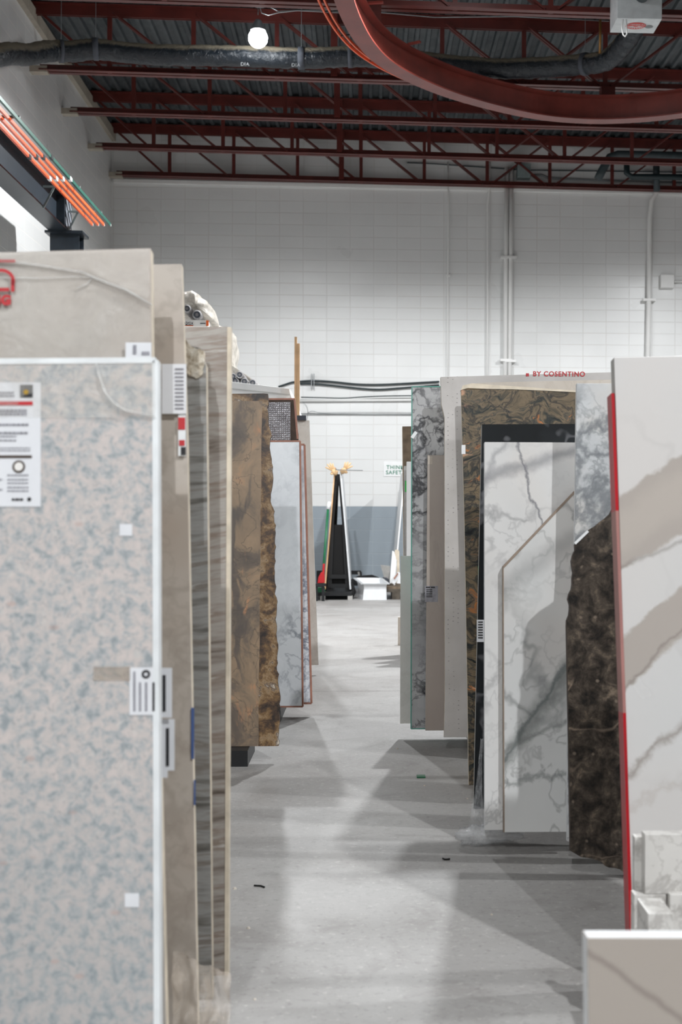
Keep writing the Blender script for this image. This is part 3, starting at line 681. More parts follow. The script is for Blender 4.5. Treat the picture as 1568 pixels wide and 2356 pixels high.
def slab(label, face, edge, out, px0, Yb, zb=.08, lean=6, t=.025, yaw=0.0, rough=None, cat='stone slab', name='stone_slab', group=None, bevel=.0015):
    """out: outline as picture points on the slab's plane, y None = bottom edge; rough: indices of edges broken raw"""
    m = frame(px0, Yb, zb, lean, yaw); poly = []
    for (x, y) in out: poly.append((ub(m, x), 0.0) if y is None else uv(m, x, y))
    if rough:
        pp = []
        for i, p in enumerate(poly):
            q = poly[(i + 1) % len(poly)]; pp.append(p)
            if i in rough:
                L = math.hypot(q[0] - p[0], q[1] - p[1]); n = max(2, int(L / .018)); nx, nz = -(q[1] - p[1]) / L, (q[0] - p[0]) / L
                for k in range(1, n):
                    s_ = k / n; d = .012 * mnoise.noise(Vector((p[0] + i, k * .4, Yb))) + .006 * mnoise.noise(Vector((i, k * 1.7, Yb)))
                    pp.append((p[0] + (q[0] - p[0]) * s_ + nx * d, p[1] + (q[1] - p[1]) * s_ + nz * d))
        poly = pp
    n = len(poly); vs = [(a, 0, b) for a, b in poly] + [(a, t, b) for a, b in poly]
    mb = MB(); mb.add(vs[:n] + vs[n:], [tuple(range(n))], 0); base = 0
    mb.f.append([i + n for i in range(n)][::-1]); mb.mi.append(1)
    for i in range(n): mb.f.append([i, (i + 1) % n, (i + 1) % n + n, i + n]); mb.mi.append(1)
    o = mb.build(name, [face, edge], bevel=0 if rough else bevel); o.matrix_basis = m; tag(o, label, cat, group); o['t'] = t
    return o
def sub(o, name, mb, mats, parent=None, **k):
    c = mb.build(name, mats, **k); attach(c, parent or o, True); return c
def strip(o, name, mat, pts, w_, t, off=0.0, side=0):
    """edge band along slab-local polyline pts, w_ wide on the face, wrapping the side"""
    mb = MB()
    for (a, b) in zip(pts[:-1], pts[1:]):
        mb.bar((a[0], t / 2, a[1]), (b[0], t / 2, b[1]), w_, t + .004, (0, 1, 0))
    return sub(o, name, mb, mat)
def rect(o, name, mat, x0, y0, x1, y1, lift=.0015, parent=None, m=None, skew=0):
    """flat sticker given by two picture corners on the slab face"""
    m = m or o.matrix_basis; a = uv(m, x0, y0); b = uv(m, x1, y0); c = uv(m, x1, y1); d = uv(m, x0, y1); mb = MB()
    th = .0006
    vs = [(q[0], -lift, q[1]) for q in (a, b, c, d)] + [(q[0], -lift + th, q[1]) for q in (a, b, c, d)]
    mb.add(vs, [(0, 1, 2, 3), (7, 6, 5, 4), (0, 4, 5, 1), (1, 5, 6, 2), (2, 6, 7, 3), (3, 7, 4, 0)]); c_ = mb.build(name, mat); attach(c_, parent or o, True); return c_
def disc(o, name, mat, x, y, r, parent=None, lift=.003, r2=0):
    u, v = uv(o.matrix_basis, x, y); k = 24; vs = [(u + r * math.cos(2 * math.pi * i / k), -lift, v + r * math.sin(2 * math.pi * i / k)) for i in range(k)]
    mb = MB()
    if r2:
        vs += [(u + r2 * math.cos(2 * math.pi * i / k), -lift, v + r2 * math.sin(2 * math.pi * i / k)) for i in range(k)]; mb.add(vs, [(i, (i + 1) % k, (i + 1) % k + k, i + k) for i in range(k)])
    else: mb.add(vs, [tuple(range(k))])
    c_ = mb.build(name, mat); attach(c_, parent or o, True); return c_
def lines(o, st, mat, x0, x1, ys, h, lift=.003):
    """rows of print too small to read"""
    m = o.matrix_basis; mb = MB()
    for y in ys:
        x = x0
        while x < x1:
            w_ = random.uniform(4, 11); e = min(x + w_, x1); a = uv(m, x, y); b = uv(m, e, y + h)
            mb.box((a[0], -lift, b[1]), (b[0], -lift + .0004, a[1])); x = e + 1.6
    return sub(o, 'print_lines', mb, mat, parent=st)
def crease(o, pts, r=.0045):
    r *= .55
    m = o.matrix_basis; q = [uv(m, *p) for p in pts]; mb = MB(); mb.tube([(a, -.006, b) for a, b in q], [r * .4] + [r] * (len(q) - 2) + [r * .5], 8)
    return sub(o, 'film_crease', mb, 'film_fold', smooth=True)
def film(o, name, mat, out, lift=.006, amp=.006, n=26, folds=(), m=None):
    """a crinkled plastic sheet lying on a slab face; out = 4 picture corners TL TR BR BL"""
    m = m or o.matrix_basis; q = [uv(m, *p) for p in out]; vs = []; fs = []
    fl = [(uv(m, *a), uv(m, *b), hgt, wd) for a, b, hgt, wd in folds]
    for j in range(n + 1):
        for i in range(n + 1):
            s_, r_ = i / n, j / n
            u_ = (q[0][0] * (1 - s_) + q[1][0] * s_) * (1 - r_) + (q[3][0] * (1 - s_) + q[2][0] * s_) * r_
            v_ = (q[0][1] * (1 - s_) + q[1][1] * s_) * (1 - r_) + (q[3][1] * (1 - s_) + q[2][1] * s_) * r_
            d = lift + amp * (mnoise.noise(Vector((u_ * 7, v_ * 7, 1))) + .5 * mnoise.noise(Vector((u_ * 19, v_ * 19, 5)))) * .6
            for (a, b, hgt, wd) in fl:
                ax, az = a; bx, bz = b; L2 = (bx - ax) ** 2 + (bz - az) ** 2; k = max(0, min(1, ((u_ - ax) * (bx - ax) + (v_ - az) * (bz - az)) / L2))
                dd = math.hypot(u_ - ax - k * (bx - ax), v_ - az - k * (bz - az)); d += hgt * max(0, 1 - dd / wd)
            vs.append((u_, -max(.002, d), v_))
    for j in range(n):
        for i in range(n): fs.append((j * (n + 1) + i, j * (n + 1) + i + 1, (j + 1) * (n + 1) + i + 1, (j + 1) * (n + 1) + i))
    mb = MB().add(vs, fs); return sub(o, name, mb, mat, smooth=True)

# ---- near left stack, front to back
S = slab('nearest slab on the left, speckled pink and grey granite with a printed sticker', 'pink_granite', 'edge_white', [(-900, 840), (357, 829), (361, None), (-1400, None)], 0, 2.5, t=.03)
G = S
st = rect(S, 'sticker', 'paper', -60, 880, 94, 1166)
rect(S, 'logo_square', 'ink', 47, 886, 76, 915, .003, st); disc(S, 'logo_emblem', 'gold', 61, 903, .005, st, .0045)
rect(S, 'red_bar', 'label_red', -40, 924, 76, 933, .003, st)
lines(S, st, 'ink_grey', -50, 34, (902, 909), 4); lines(S, st, 'ink_grey', -50, 62, (942, 950), 6); lines(S, st, 'ink_grey', -50, 66, (975, 994), 5); lines(S, st, 'ink_grey', -50, 38, (1003, 1012), 3); lines(S, st, 'ink_grey', -50, 70, (1030, 1036), 2)
rect(S, 'brown_bar', 'label_brown', -40, 1048, 74, 1054, .003, st)
disc(S, 'badge', 'label_brown', 44, 1074, .0125, st, .003, .0085); disc(S, 'badge_centre', 'carton_white', 44, 1074, .0085, st, .0035)
lines(S, st, 'ink_grey', 18, 66, (1092, 1102, 1110, 1120, 1128), 3); lines(S, st, 'ink_grey', -50, 6, (1102, 1125), 4); lines(S, st, 'ink', 28, 54, (1147,), 5); disc(S, 'dot', 'ink', 68, 1149, .004, st)
rect(S, 'sticker', 'paper', 275, 1206, 304, 1233); rect(S, 'sticker', 'paper', 287, 2055, 320, 2087)
rect(S, 'tape_patch', 'film_thick', 215, 1534, 300, 1566)
st = rect(S, 'sticker', 'paper', 298, 1536, 364, 1645); disc(S, 'round_mark', 'ink', 336, 1551, .0085, st, .003, .004)
for xx, mt in ((307, 'ink_grey'), (320, 'ink_grey'), (334, 'ink_grey'), (351, 'ink')): rect(S, 'print_line', mt, xx, 1570 if xx != 307 else 1545, xx + 5, 1636, .003, st)
film(S, 'plastic_film', 'film', [(-500, 836), (357, 834), (357, 962), (-500, 960)], .004, .004, 34, folds=(((222, 836), (245, 905), .012, .012), ((245, 905), (275, 945), .012, .012), ((275, 945), (356, 958), .010, .012), ((230, 960), (210, 1000), .006, .01)))
crease(S, [(222, 836), (232, 875), (243, 905), (262, 928), (290, 946), (357, 960)], .005)
strip(S, 'edge_tape', 'tape_white', [uv(S.matrix_basis, -800, 838), uv(S.matrix_basis, 357, 829)], .012, .032)
strip(S, 'edge_tape', 'tape_white', [uv(S.matrix_basis, 357, 829), (ub(S.matrix_basis, 361), .0)], .012, .032)
# loose label hanging on its right edge
m_ = frame(0, 2.56, .08, 6, 0)
S = slab('tall beige slab wrapped in clear film with red print, behind the pink granite', 'beige_wrapped', 'edge_cream', [(-900, 604), (346, 571), (352, 1100), (384, None), (-1300, None)], 0, 2.70, t=.04)
film(S, 'plastic_film', 'film', [(-500, 600), (344, 574), (344, 836), (-500, 836)], .004, .005, 44, folds=(((-20, 596), (210, 628), .012, .014), ((210, 628), (350, 700), .025, .018), ((175, 655), (205, 628), .012, .01), ((190, 690), (215, 640), .012, .02), ((240, 690), (238, 830), .006, .01)))
crease(S, [(-20, 598), (90, 612), (190, 628), (218, 641), (290, 668), (350, 703)], .006); crease(S, [(214, 640), (202, 655), (178, 664)], .004); crease(S, [(-20, 640), (80, 642), (180, 638), (214, 640)], .003)
m_ = S.matrix_basis; k = lambda x, y, l=.008: Matrix.Translation((uv(m_, x, y)[0], -l, uv(m_, x, y)[1])) @ FACE
text_obj('red_print', 'NG', .028, 'label_red', k(4, 694, .01), S, .002, True)
rect(S, 'red_print_bar', 'label_red', -40, 600, 38, 607, .01)
mb = MB(); c0 = uv(m_, 5, 650); vs = []
for i in range(15):
    a = R(200 - i * 220 / 14); vs += [(c0[0] + .030 * math.cos(a), -.01, c0[1] + .028 * math.sin(a)), (c0[0] + .023 * math.cos(a), -.01, c0[1] + .021 * math.sin(a))]
mb.add(vs, [(2 * i, 2 * i + 2, 2 * i + 3, 2 * i + 1) for i in range(14)]); sub(S, 'red_print_arch', mb, 'label_red')
rect(S, 'red_print_bar', 'label_red', 28, 645, 36, 674, .01); rect(S, 'red_print_bar', 'label_red', -30, 665, 24, 673, .01)
st = rect(S, 'sticker', 'paper', 291, 791, 350, 826, .012)
rect(S, 'print_line', 'ink_grey', 308, 797, 316, 818, .0135, st); rect(S, 'print_line', 'ink_grey', 328, 812, 346, 820, .0135, st)
st = rect(S, 'loose_label', 'paper', 364, 1536, 405, 1648, .06); rect(S, 'print_line', 'ink', 384, 1552, 391, 1634, .0615, st)
st = rect(S, 'loose_label', 'paper', 371, 1652, 409, 1768, .05); rect(S, 'print_line', 'ink', 390, 1672, 397, 1758, .0515, st); rect(S, 'loose_label', 'paper', 366, 1765, 394, 1784, .052)
S = slab('narrow tall beige slab with cream edge standing behind the film-wrapped one', 'beige_narrow', 'edge_cream', [(150, 612), (417, 607), (430, 1000), (455, None), (60, None)], 300, 2.92, t=.03)
st = rect(S, 'sticker', 'paper', 374, 840, 430, 954, .012)
m_ = S.matrix_basis
for y in range(850, 945, 9): rect(S, 'barcode_bar', 'ink_grey', 404, y, 424, y + 4, .0135, st)
st = rect(S, 'sticker', 'tape_white', 411, 940, 428, 1050, .008); rect(S, 'red_mark', 'label_red', 411, 962, 427, 990, .0095, st); rect(S, 'red_mark', 'label_red', 413, 1014, 426, 1027, .0095, st); rect(S, 'black_mark', 'ink', 417, 1030, 428, 1048, .0095, st)
rect(S, 'blue_tape', 'tape_blue', 440, 1628, 447, 1746, .004); rect(S, 'blue_tape', 'tape_blue', 446, 1794, 450, 1852, .004)
S = slab('grey striped slab with a raw cream broken top corner, near left stack', 'striped_grey', 'edge_cream', [(250, 745), (424, 778), (441, 796), (468, 806), (474, 840), (488, None), (150, None)], 300, 3.1, t=.035, rough=(0, 1, 2, 3))
m_ = S.matrix_basis; mb = MB(); base_ = [uv(m_, *q) for q in ((250, 747), (424, 780), (441, 798), (467, 808), (471, 836), (466, 862), (452, 872), (440, 866), (425, 858), (250, 850))]; pp = []
for i, p in enumerate(base_):
    q = base_[(i + 1) % len(base_)]; n = max(1, int(math.hypot(q[0] - p[0], q[1] - p[1]) / .006))
    for k in range(n): pp.append((p[0] + (q[0] - p[0]) * k / n + .006 * mnoise.noise(Vector((k * .7, i, 0))), p[1] + (q[1] - p[1]) * k / n + .006 * mnoise.noise(Vector((k * .7, i, 5)))))
n = len(pp); mb.add([(a, -.004, b) for a, b in pp] + [(a, .0, b) for a, b in pp], [tuple(range(n))] + [(i, (i + 1) % n, (i + 1) % n + n, i + n) for i in range(n)]); sub(S, 'raw_crust', mb, 'raw_stone')
S = slab('taller brown and grey striped slab at the back of the near left stack', 'striped_brown', 'edge_cream', [(250, 752), (524, 751), (519, None), (100, None)], 300, 3.26, t=.028)
strip(S, 'edge_tape', 'edge_cream', [(uv(S.matrix_basis, 527, 753)), (ub(S.matrix_basis, 521), .0)], .010, .026)
slab('low brown offcut leaning behind the near left stack, sliver by the floor', 'cream_stone', 'edge_dark', [(250, 1885), (526, 1885), (527, None), (150, None)], 300, 3.36, t=.02)
# plastic hanging over the stack ends
mb = MB(); n = 30; vs = []; fs = []
TL, TR, BR, BL = P(398, 2188, 2.80), P(530, 2240, 2.86), P(528, 2480, 2.76), P(392, 2480, 2.70)
for j in range(n + 1):
    for i in range(n + 1):
        s_, r_ = i / n, j / n; p = (TL * (1 - s_) + TR * s_) * (1 - r_) + (BL * (1 - s_) + BR * s_) * r_
        p.y += .03 * mnoise.noise(Vector((s_ * 3, r_ * 3, 0))) + .02 * mnoise.noise(Vector((s_ * 9, r_ * 5, 2))); p.x += .006 * mnoise.noise(Vector((s_ * 4, r_ * 6, 7))); vs.append(p)
for j in range(n):
    for i in range(n): fs.append((j * (n + 1) + i, j * (n + 1) + i + 1, (j + 1) * (n + 1) + i + 1, (j + 1) * (n + 1) + i))
tag(center(mb.add(vs, fs).build('plastic_sheet', 'film_thick', smooth=True)), 'crumpled translucent brown plastic over the foot of the near left stack', 'plastic sheet')

# ---- racks under the stacks
def rack(x0, x1, y0, y1, top, label, lean=6, arms=2):
    t = thing('slab_rack', ((x0 + x1) / 2, (y0 + y1) / 2, 0), label, 'slab rack', 'slab racks')
    for i in range(arms):
        x = x0 + (x1 - x0) * i / max(1, arms - 1)
        MB().box((x - .05, y0, 0), (x + .05, y1, .078)).build('foot_beam', 'black_steel', t)
        MB().bar((x, y1 - .10, .078), (x, y1 - .10 + (top - .1) * math.tan(R(lean)), top), .05, .06, (0, 1, 0)).build('upright', 'black_steel', t)
    dy = (top - .1) * math.tan(R(lean))
    MB().box((x0 - .1, y1 - .13 + dy, top - .06), (x1 + .1, y1 - .08 + dy, top)).build('cross_bar', 'black_steel', t)
    return t
rack(-2.9, -.75, 2.44, 3.56, 1.3, 'black slab rack under the near left stack')
rack(-3.0, -.62, 6.4, 6.82, 1.4, 'black slab rack under the brown netted slab')
rack(-3.1, -.55, 7.78, 8.92, 1.4, 'black slab rack under the white marble on the left')
rack(-3.2, -.55, 9.96, 10.3, 1.4, 'black slab rack under the far cream slab on the left')
rack(.62, 2.8, 6.62, 7.42, 1.2, 'black slab rack under the right stack with the concrete slab')
rack(1.05, 3.0, 4.32, 5.8, 1.3, 'black slab rack under the right stack with the black slab', arms=2)
rack(1.0, 2.9, 2.86, 3.62, 1.2, 'black slab rack under the near right white slab')

# ---- middle left stacks
m_ = frame(560, 6.51, .08, 6); nettable(uv(m_, 603, 1300)[0])
S = slab('brown stone slab backed with netting, raw bark-like right edge', 'brown_netted_stone', 'edge_dark', [(330, 908), (606, 905), (616, 906), (621, 1010), (627, 1090), (622, 1135), (630, 1200), (633, 1290), (636, 1400), (638, 1500), (642, 1620), (640, None), (330, None)], 560, 6.51, t=.03, rough=(2, 3, 4, 5, 6, 7, 8, 9, 10))
S = slab('white marble slab with copper coloured edges right behind the brown slab', 'white_marble_far', 'edge_copper', [(430, 1017), (688, 1016), (694, None), (430, None)], 560, 7.86, t=.025)
m_ = S.matrix_basis; strip(S, 'edge_tape', 'edge_copper', [uv(m_, 430, 1016), uv(m_, 690, 1015), (ub(m_, 696), 0.0), (ub(m_, 430), 0.0)], .010, .025)
S = slab('second white marble slab with blue grey veins, copper edge, just behind the first', 'white_marble_back', 'edge_copper', [(430, 1024), (698, 1024), (714, None), (430, None)], 560, 8.0, t=.025)
m_ = S.matrix_basis; strip(S, 'edge_tape', 'edge_copper', [uv(m_, 430, 1023), uv(m_, 700, 1023), (ub(m_, 716), 0.0), (ub(m_, 430), 0.0)], .012, .025)
S = slab('dark brown slab partly covered by silvery bubble wrap, above the white marble', 'edge_dark', 'edge_copper', [(430, 920), (676, 919), (686, 1000), (698, None), (430, None)], 560, 8.62, t=.03)
m_ = S.matrix_basis; film(S, 'bubble_wrap', 'bubble_wrap', [(560, 927), (668, 925), (668, 1100), (560, 1100)], .006, .006, 20)
strip(S, 'edge_tape', 'edge_copper', [uv(m_, 430, 919), uv(m_, 677, 918), uv(m_, 684, 1010)], .012, .03)
S = slab('pale cream stone slab farthest along the left side of the aisle', 'cream_stone', 'edge_grey', [(430, 968), (711, 967), (732, None), (430, None)], 560, 10.06, t=.045)
q = P(693, 961, 10.22); tag(center(MB().box((q.x - .035, q.y - .0, q.z - .018), (q.x + .036, q.y + .05, q.z + .018)).build('foam_block', 'foam_dark', bevel=.003)), 'small dark grey block resting on top of the far cream slab', 'block')

# ---- right stacks, far to near
S = slab('short narrow grey quartz slab sticking out left from behind the glassy marble', 'grey_quartz', 'edge_white', [(921, 1279), (1200, 1278), (1200, None), (920, None)], 960, 7.2, t=.025)
S = slab('tall grey marble slab with black veins and a green glassy edge', 'grey_black_marble', 'edge_teal', [(948, 890), (1300, 884), (1300, None), (946, None)], 1010, 7.02, t=.02)
m_ = S.matrix_basis; strip(S, 'glass_edge', 'edge_teal', [uv(m_, 1250, 889), uv(m_, 947, 890), (ub(m_, 945), 0.0), (ub(m_, 1250), 0.0)], .006, .02)
mb = MB(); a, b = uv(m_, 957, 994), uv(m_, 947, 1008); mb.bar((a[0], -.004, a[1]), (b[0], -.004, b[1]), .018, .003, (0, 1, 0)); sub(S, 'tape_tab', mb, 'tape_white')
S = slab('plain beige slab with a barcode label low on its face, in front of the glassy marble', 'beige_plain', 'edge_cream', [(983, 1047), (1280, 1047), (1280, None), (978, None)], 1010, 6.96, t=.02)
st = rect(S, 'barcode_label', 'ink_grey', 977, 1348, 1007, 1385, .0012)
for y in range(1356, 1376, 4): rect(S, 'barcode_bar', 'ink', 980, y, 994, y + 2, .0022, st)
lines(S, st, 'ink', 979, 1000, (1350,), 3, .0022); rect(S, 'clear_label', 'beige_top', 984, 1050, 994, 1068, .0012)
S = slab('largest pale concrete grey slab with rows of dots down its left part', 'concrete_grey', 'edge_cream', [(1013, 867), (1560, 852), (1560, None), (1021, None), (1023, 1600), (1022, 960), (1015, 930)], 1040, 6.74, t=.04)
m_ = S.matrix_basis
text_obj('red_print', 'BY COSENTINO', .036, 'label_red', Matrix.Translation((uv(m_, 1285, 858.5)[0], -.002, uv(m_, 1285, 861)[1])) @ FACE, S, .001, True)
rect(S, 'red_print_mark', 'label_red', 1209, 859, 1216, 866, .002)
t_, c_, o_, wv = dotted(); uo = [uv(m_, x, 1300)[0] for x in (1031, 1042, 1053)]
for k_, u0 in enumerate(uo):
    du = t_.math('ABSOLUTE', t_.math('SUBTRACT', t_.math('ADD', o_[0], wv), u0 + .0)); fz = t_.math('ABSOLUTE', t_.math('SUBTRACT', t_.math('FRACT', t_.math('MULTIPLY', t_.math('ADD', o_[2], .007 * k_), 42)), .5))
    dm = t_.math('MULTIPLY', t_.math('LESS_THAN', du, .0035), t_.math('LESS_THAN', fz, .10)); dm = t_.math('MULTIPLY', dm, t_.mr(t_.noise(14, 2), .48, .6)); c_ = t_.mix(t_.math('MULTIPLY', dm, .6), c_, C(110, 104, 106))
md_ = t_.done(c_, t_.noise(40, 4), .1, .003); S.data.materials[0] = md_
S = slab('pale beige slab with a chipped top corner, just in front of the concrete slab', 'beige_top', 'edge_dark', [(1077, 883), (1120, 880), (1560, 870), (1560, None), (1100, None)], 1100, 6.55, t=.03, rough=(0,))
S = slab('brown and orange swirled stone slab with a raw cream top edge', 'brown_fantasy', 'edge_cream', [(1060, 896), (1110, 896), (1180, 890), (1250, 896), (1330, 902), (1560, 905), (1560, None), (1078, None), (1075, 1600), (1068, 1200)], 1200, 5.53, t=.03)
m_ = S.matrix_basis; mb = MB(); pp = [uv(m_, *q) for q in ((1059, 898), (1064, 887), (1085, 882), (1120, 885), (1150, 887), (1180, 889), (1215, 891), (1250, 894), (1330, 899), (1560, 902), (1560, 906), (1330, 903), (1250, 899), (1180, 896), (1120, 895), (1075, 893))]
mb.add([(a, -.003, b) for a, b in pp] + [(a, .03, b) for a, b in pp], [tuple(range(16)), tuple(range(31, 15, -1))] + [(i, (i + 1) % 16, (i + 1) % 16 + 16, i + 16) for i in range(16)]); sub(S, 'raw_edge', mb, 'edge_cream')
rect(S, 'white_tab', 'white_plastic', 1061, 1024, 1070, 1045, .003); rect(S, 'green_tape', 'tape_green', 1099, 1302, 1104, 1340, .003)
S = slab('polished black slab rising behind the big white marble', 'black_granite', 'edge_grey', [(1108, 976), (1560, 974), (1560, None), (1089, None)], 1200, 5.08, t=.03)
st = rect(S, 'sticker', 'paper', 1096, 1426, 1117, 1477, .002)
for y in range(1430, 1472, 6): rect(S, 'barcode_bar', 'ink', 1099, y, 1110, y + 3, .003, st)
# film dangling off the black slab's foot
mb = MB(); n = 18; vs = []; fs = []
for j in range(n + 1):
    for i in range(n + 1):
        s_, r_ = i / n, j / n; cxp = 1108 + (-14) * r_ + (s_ - .5) * (6 + 40 * r_ ** 2); cyp = 1700 + 222 * r_
        p = P(cxp, cyp, 4.98 - .02 * r_); p.y += .03 * mnoise.noise(Vector((s_ * 4, r_ * 8, 0))); vs.append(p)
for j in range(n):
    for i in range(n): fs.append((j * (n + 1) + i, j * (n + 1) + i + 1, (j + 1) * (n + 1) + i + 1, (j + 1) * (n + 1) + i))
b0 = len(vs); q = PZ(1112, 1918, .04)
for a in range(9):
    for k in range(16):
        th = math.pi * a / 8; ph = 2 * math.pi * k / 16; d = 1 + .5 * mnoise.noise(Vector((a * .9, math.cos(ph) * 1.8, math.sin(ph) * 1.8)))
        vs.append(Vector((q.x + .105 * math.sin(th) * math.cos(ph) * d + (.05 if math.cos(ph) > 0 else 0) * math.sin(th), q.y + .06 * math.sin(th) * math.sin(ph) * d, max(.004, .035 + .035 * math.cos(th) * d))))
for a in range(8):
    for k in range(16): fs.append((b0 + a * 16 + k, b0 + a * 16 + (k + 1) % 16, b0 + (a + 1) * 16 + (k + 1) % 16, b0 + (a + 1) * 16 + k))
tag(center(mb.add(vs, fs).build('plastic_scrap', 'film_clear', smooth=True)), 'crumpled clear plastic trailing onto the floor from the black slab', 'plastic scrap')
S = slab('big polished white marble slab with grey veins in front of the black slab', 'white_marble_big', 'edge_white', [(1114, 1017), (1560, 1019), (1560, None), (1114, None)], 1200, 4.735, t=.03)
m4 = S.matrix_basis
A_ = lambda m, x0, y0, x1, y1: (*uv(m, x0, y0), *uv(m, x1, y1))
mm = frame(1230, 4.70, .08, 6)
M.pop('white_marble_cut'); marble('white_marble_cut', (216, 217, 216), (128, 130, 130), 1.9, .03, (206, 196, 188), .07, .8, .3, seed=15)
S = slab('white marble piece with a diagonally cut upper left corner, leaning on the big marble', 'white_marble_cut', 'edge_cream', [(1157, 1303), (1323, 1128), (1323, None), (1159, None)], 1230, 4.70, t=.025)
m_ = S.matrix_basis; O_ = Vector(m_.translation)
S.data.materials[0] = M[marble('white_marble_cut_veined', (216, 217, 216), (128, 130, 130), 1.9, .03, (206, 196, 188), .07, .8, .3, seed=15, bands=[((120, 124, 122), (*A_(m_, 1200, 1690, 1312, 1540), .028, .16, 6, .03), .75), ((110, 116, 116), (*A_(m_, 1215, 1660, 1312, 1520), .006, .10, 7, .006), .8), ((118, 122, 120), (*A_(m_, 1170, 1720, 1312, 1650), .008, .08, 6, .008), .6), ((116, 120, 120), (*A_(m_, 1160, 1800, 1312, 1770), .01, .25, 5, .01), .6), ((150, 150, 150), (*A_(m_, 1160, 1345, 1320, 1240), .03, .12, 5, .03), .5)])]
mm = m4
bgm = [o for o in bpy.data.objects if o.get('label', '').startswith('big polished white')][0]
bgm.data.materials[0] = M[marble('white_marble_big_veined', (222, 222, 221), (146, 146, 148), 2.6, .03, (214, 206, 198), .07, .7, .3, seed=13, bands=[((140, 140, 144), (*A_(m4, 1165, 1085, 1295, 1045), .018, .10, 7, .02), .7), ((118, 118, 124), (*A_(m4, 1212, 1085, 1262, 1245), .005, .12, 7, .006), .85), ((150, 150, 154), (*A_(m4, 1120, 1090, 1160, 1020), .01, .10, 9, .012), .6)])]
strip(S, 'cut_edge', 'cut_edge_mat', [uv(m_, 1157, 1305), uv(m_, 1323, 1130)], .008, .025); strip(S, 'cut_edge', 'cut_edge_mat', [uv(m_, 1157, 1303), (ub(m_, 1159), 0.0)], .0035, .025)
S = slab('tall white marble slab with dense grey swirls beside the red edged slab', 'white_marble_tall', 'edge_white', [(1326, 882), (1600, 882), (1600, None), (1304, None), (1306, 1500), (1321, 1250)], 1400, 4.56, t=.025)
S = slab('dark brown marble slab with broken diagonal top and ragged bottom', 'dark_emperador', 'edge_dark', [(1322, 1252), (1345, 1228), (1380, 1200), (1410, 1168), (1640, 1168), (1640, 2016), (1440, 2010), (1425, 2000), (1400, 1996), (1385, 1984), (1350, 1974), (1312, 1958), (1308, 1700), (1303, 1440), (1316, 1330)], 1400, 4.36, t=.03, rough=(0, 1, 2, 6, 7, 8, 9, 10, 13, 14))
m_ = S.matrix_basis; strip(S, 'polished_edge', 'edge_white', [uv(m_, 1322, 1251), uv(m_, 1352, 1222)], .008, .03)
mm = frame(1500, 3.3, .08, 5)
bands = [((172, 164, 157), (*A_(mm, 1430, 1222, 1568, 1140), .088, .07, 9, .006), .95), ((186, 178, 170), (*A_(mm, 1430, 1222, 1568, 1140), .05, .10, 6, .03), .6), ((120, 112, 106), (*A_(mm, 1430, 1306, 1568, 1246), .004, .05, 9, .006), .5), ((172, 164, 157), (*A_(mm, 1440, 1520, 1568, 1408), .055, .07, 9, .006), .95), ((116, 108, 102), (*A_(mm, 1440, 1580, 1568, 1452), .003, .06, 9, .005), .5),
         ((150, 142, 136), (*A_(mm, 1450, 1775, 1568, 1672), .008, .09, 12, .012), .85), ((180, 172, 166), (*A_(mm, 1450, 1850, 1568, 1800), .01, .2, 12, .014), .4)]
marble('calacatta_bold', (203, 204, 204), (184, 182, 180), 1.2, .015, (212, 206, 202), .22, .25, .15, seed=31, bands=bands, vein2=False)
S = slab('large white slab with bold beige bands and a red left edge', 'calacatta_bold', 'edge_grey', [(1412, 822), (1900, 812), (1900, None), (1458, None), (1447, 1900)], 1500, 3.3, lean=5, t=.05)
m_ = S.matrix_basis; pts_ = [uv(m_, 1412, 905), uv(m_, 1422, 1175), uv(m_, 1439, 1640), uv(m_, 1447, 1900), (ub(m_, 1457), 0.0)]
for k_, mt_ in ((0, 'edge_red'), (1, 'edge_red_reflection'), (2, 'edge_red'), (3, 'edge_red')):  # second stretch is the same red band, reflection put into the colour
    p_, q_ = pts_[k_], pts_[k_ + 1]; sub(S, 'edge_band', MB().bar((p_[0] - .004, .028, p_[1]), (q_[0] - .004, .028, q_[1]), .008, .062, (0, 1, 0)), mt_)['label'] = 'pinkish stretch of red edge band, reflection painted in' if k_ == 1 else 'red stretch of edge band'
# offcuts at the foot of the red edged slab
t = thing('marble_offcut', P(1530, 2140, 3.12), 'upright veined white marble offcut, upper piece at the foot of the red edged slab', 'marble offcut', 'marble offcuts by the red edged slab')
a, b = P(1483, 1920, 3.05), P(1640, 2056, 3.05); MB().box((a.x, 3.05, b.z), (a.x + .62, 3.09, a.z)).build('slab_piece', 'offcut_marble', t, bevel=.002)
for px_, lb, y0_, y1_, x1o, Yq, tk in ((1458, 'square white offcut half hidden behind the front right slab', 2058, None, 1532, 3.05, .04), (1540, 'white offcut carrying the veined upright piece, right side', 2058, None, 1640, 3.03, .05), (1459, 'grey offcut strip wedged against the red edge', 1925, 2054, 1480, 3.10, .03), (1490, 'small white block lying low in front of the offcuts', 2102, None, 1548, 2.88, .12)):
    a = P(px_, y0_, Yq); z0 = P(px_, y1_, Yq).z if y1_ else .08; x1w = P(x1o, y0_, Yq).x
    o = center(MB().box((a.x, Yq, z0), (x1w, Yq + tk, a.z)).build('marble_offcut', 'offcut_marble', bevel=.003)); tag(o, lb, 'marble offcut', 'marble offcuts by the red edged slab')
mm = frame(1500, 1.93, .0, 3)
marble('quartz_front', (168, 160, 152), (150, 142, 134), 2, .02, None, .3, 0.0, .2, seed=41, vein2=False, bands=[((122, 112, 106), (*A_(mm, 1375, 2203, 1570, 2350), .0035, .05, 4, .006), .7)])
S = slab('low pale quartz slab in the right foreground, bright top edge and thin vein', 'quartz_front', 'edge_white', [(1350, 2158), (1900, 2160), (1900, None), (1362, None)], 1500, 1.93, zb=.0, lean=3, t=.045)

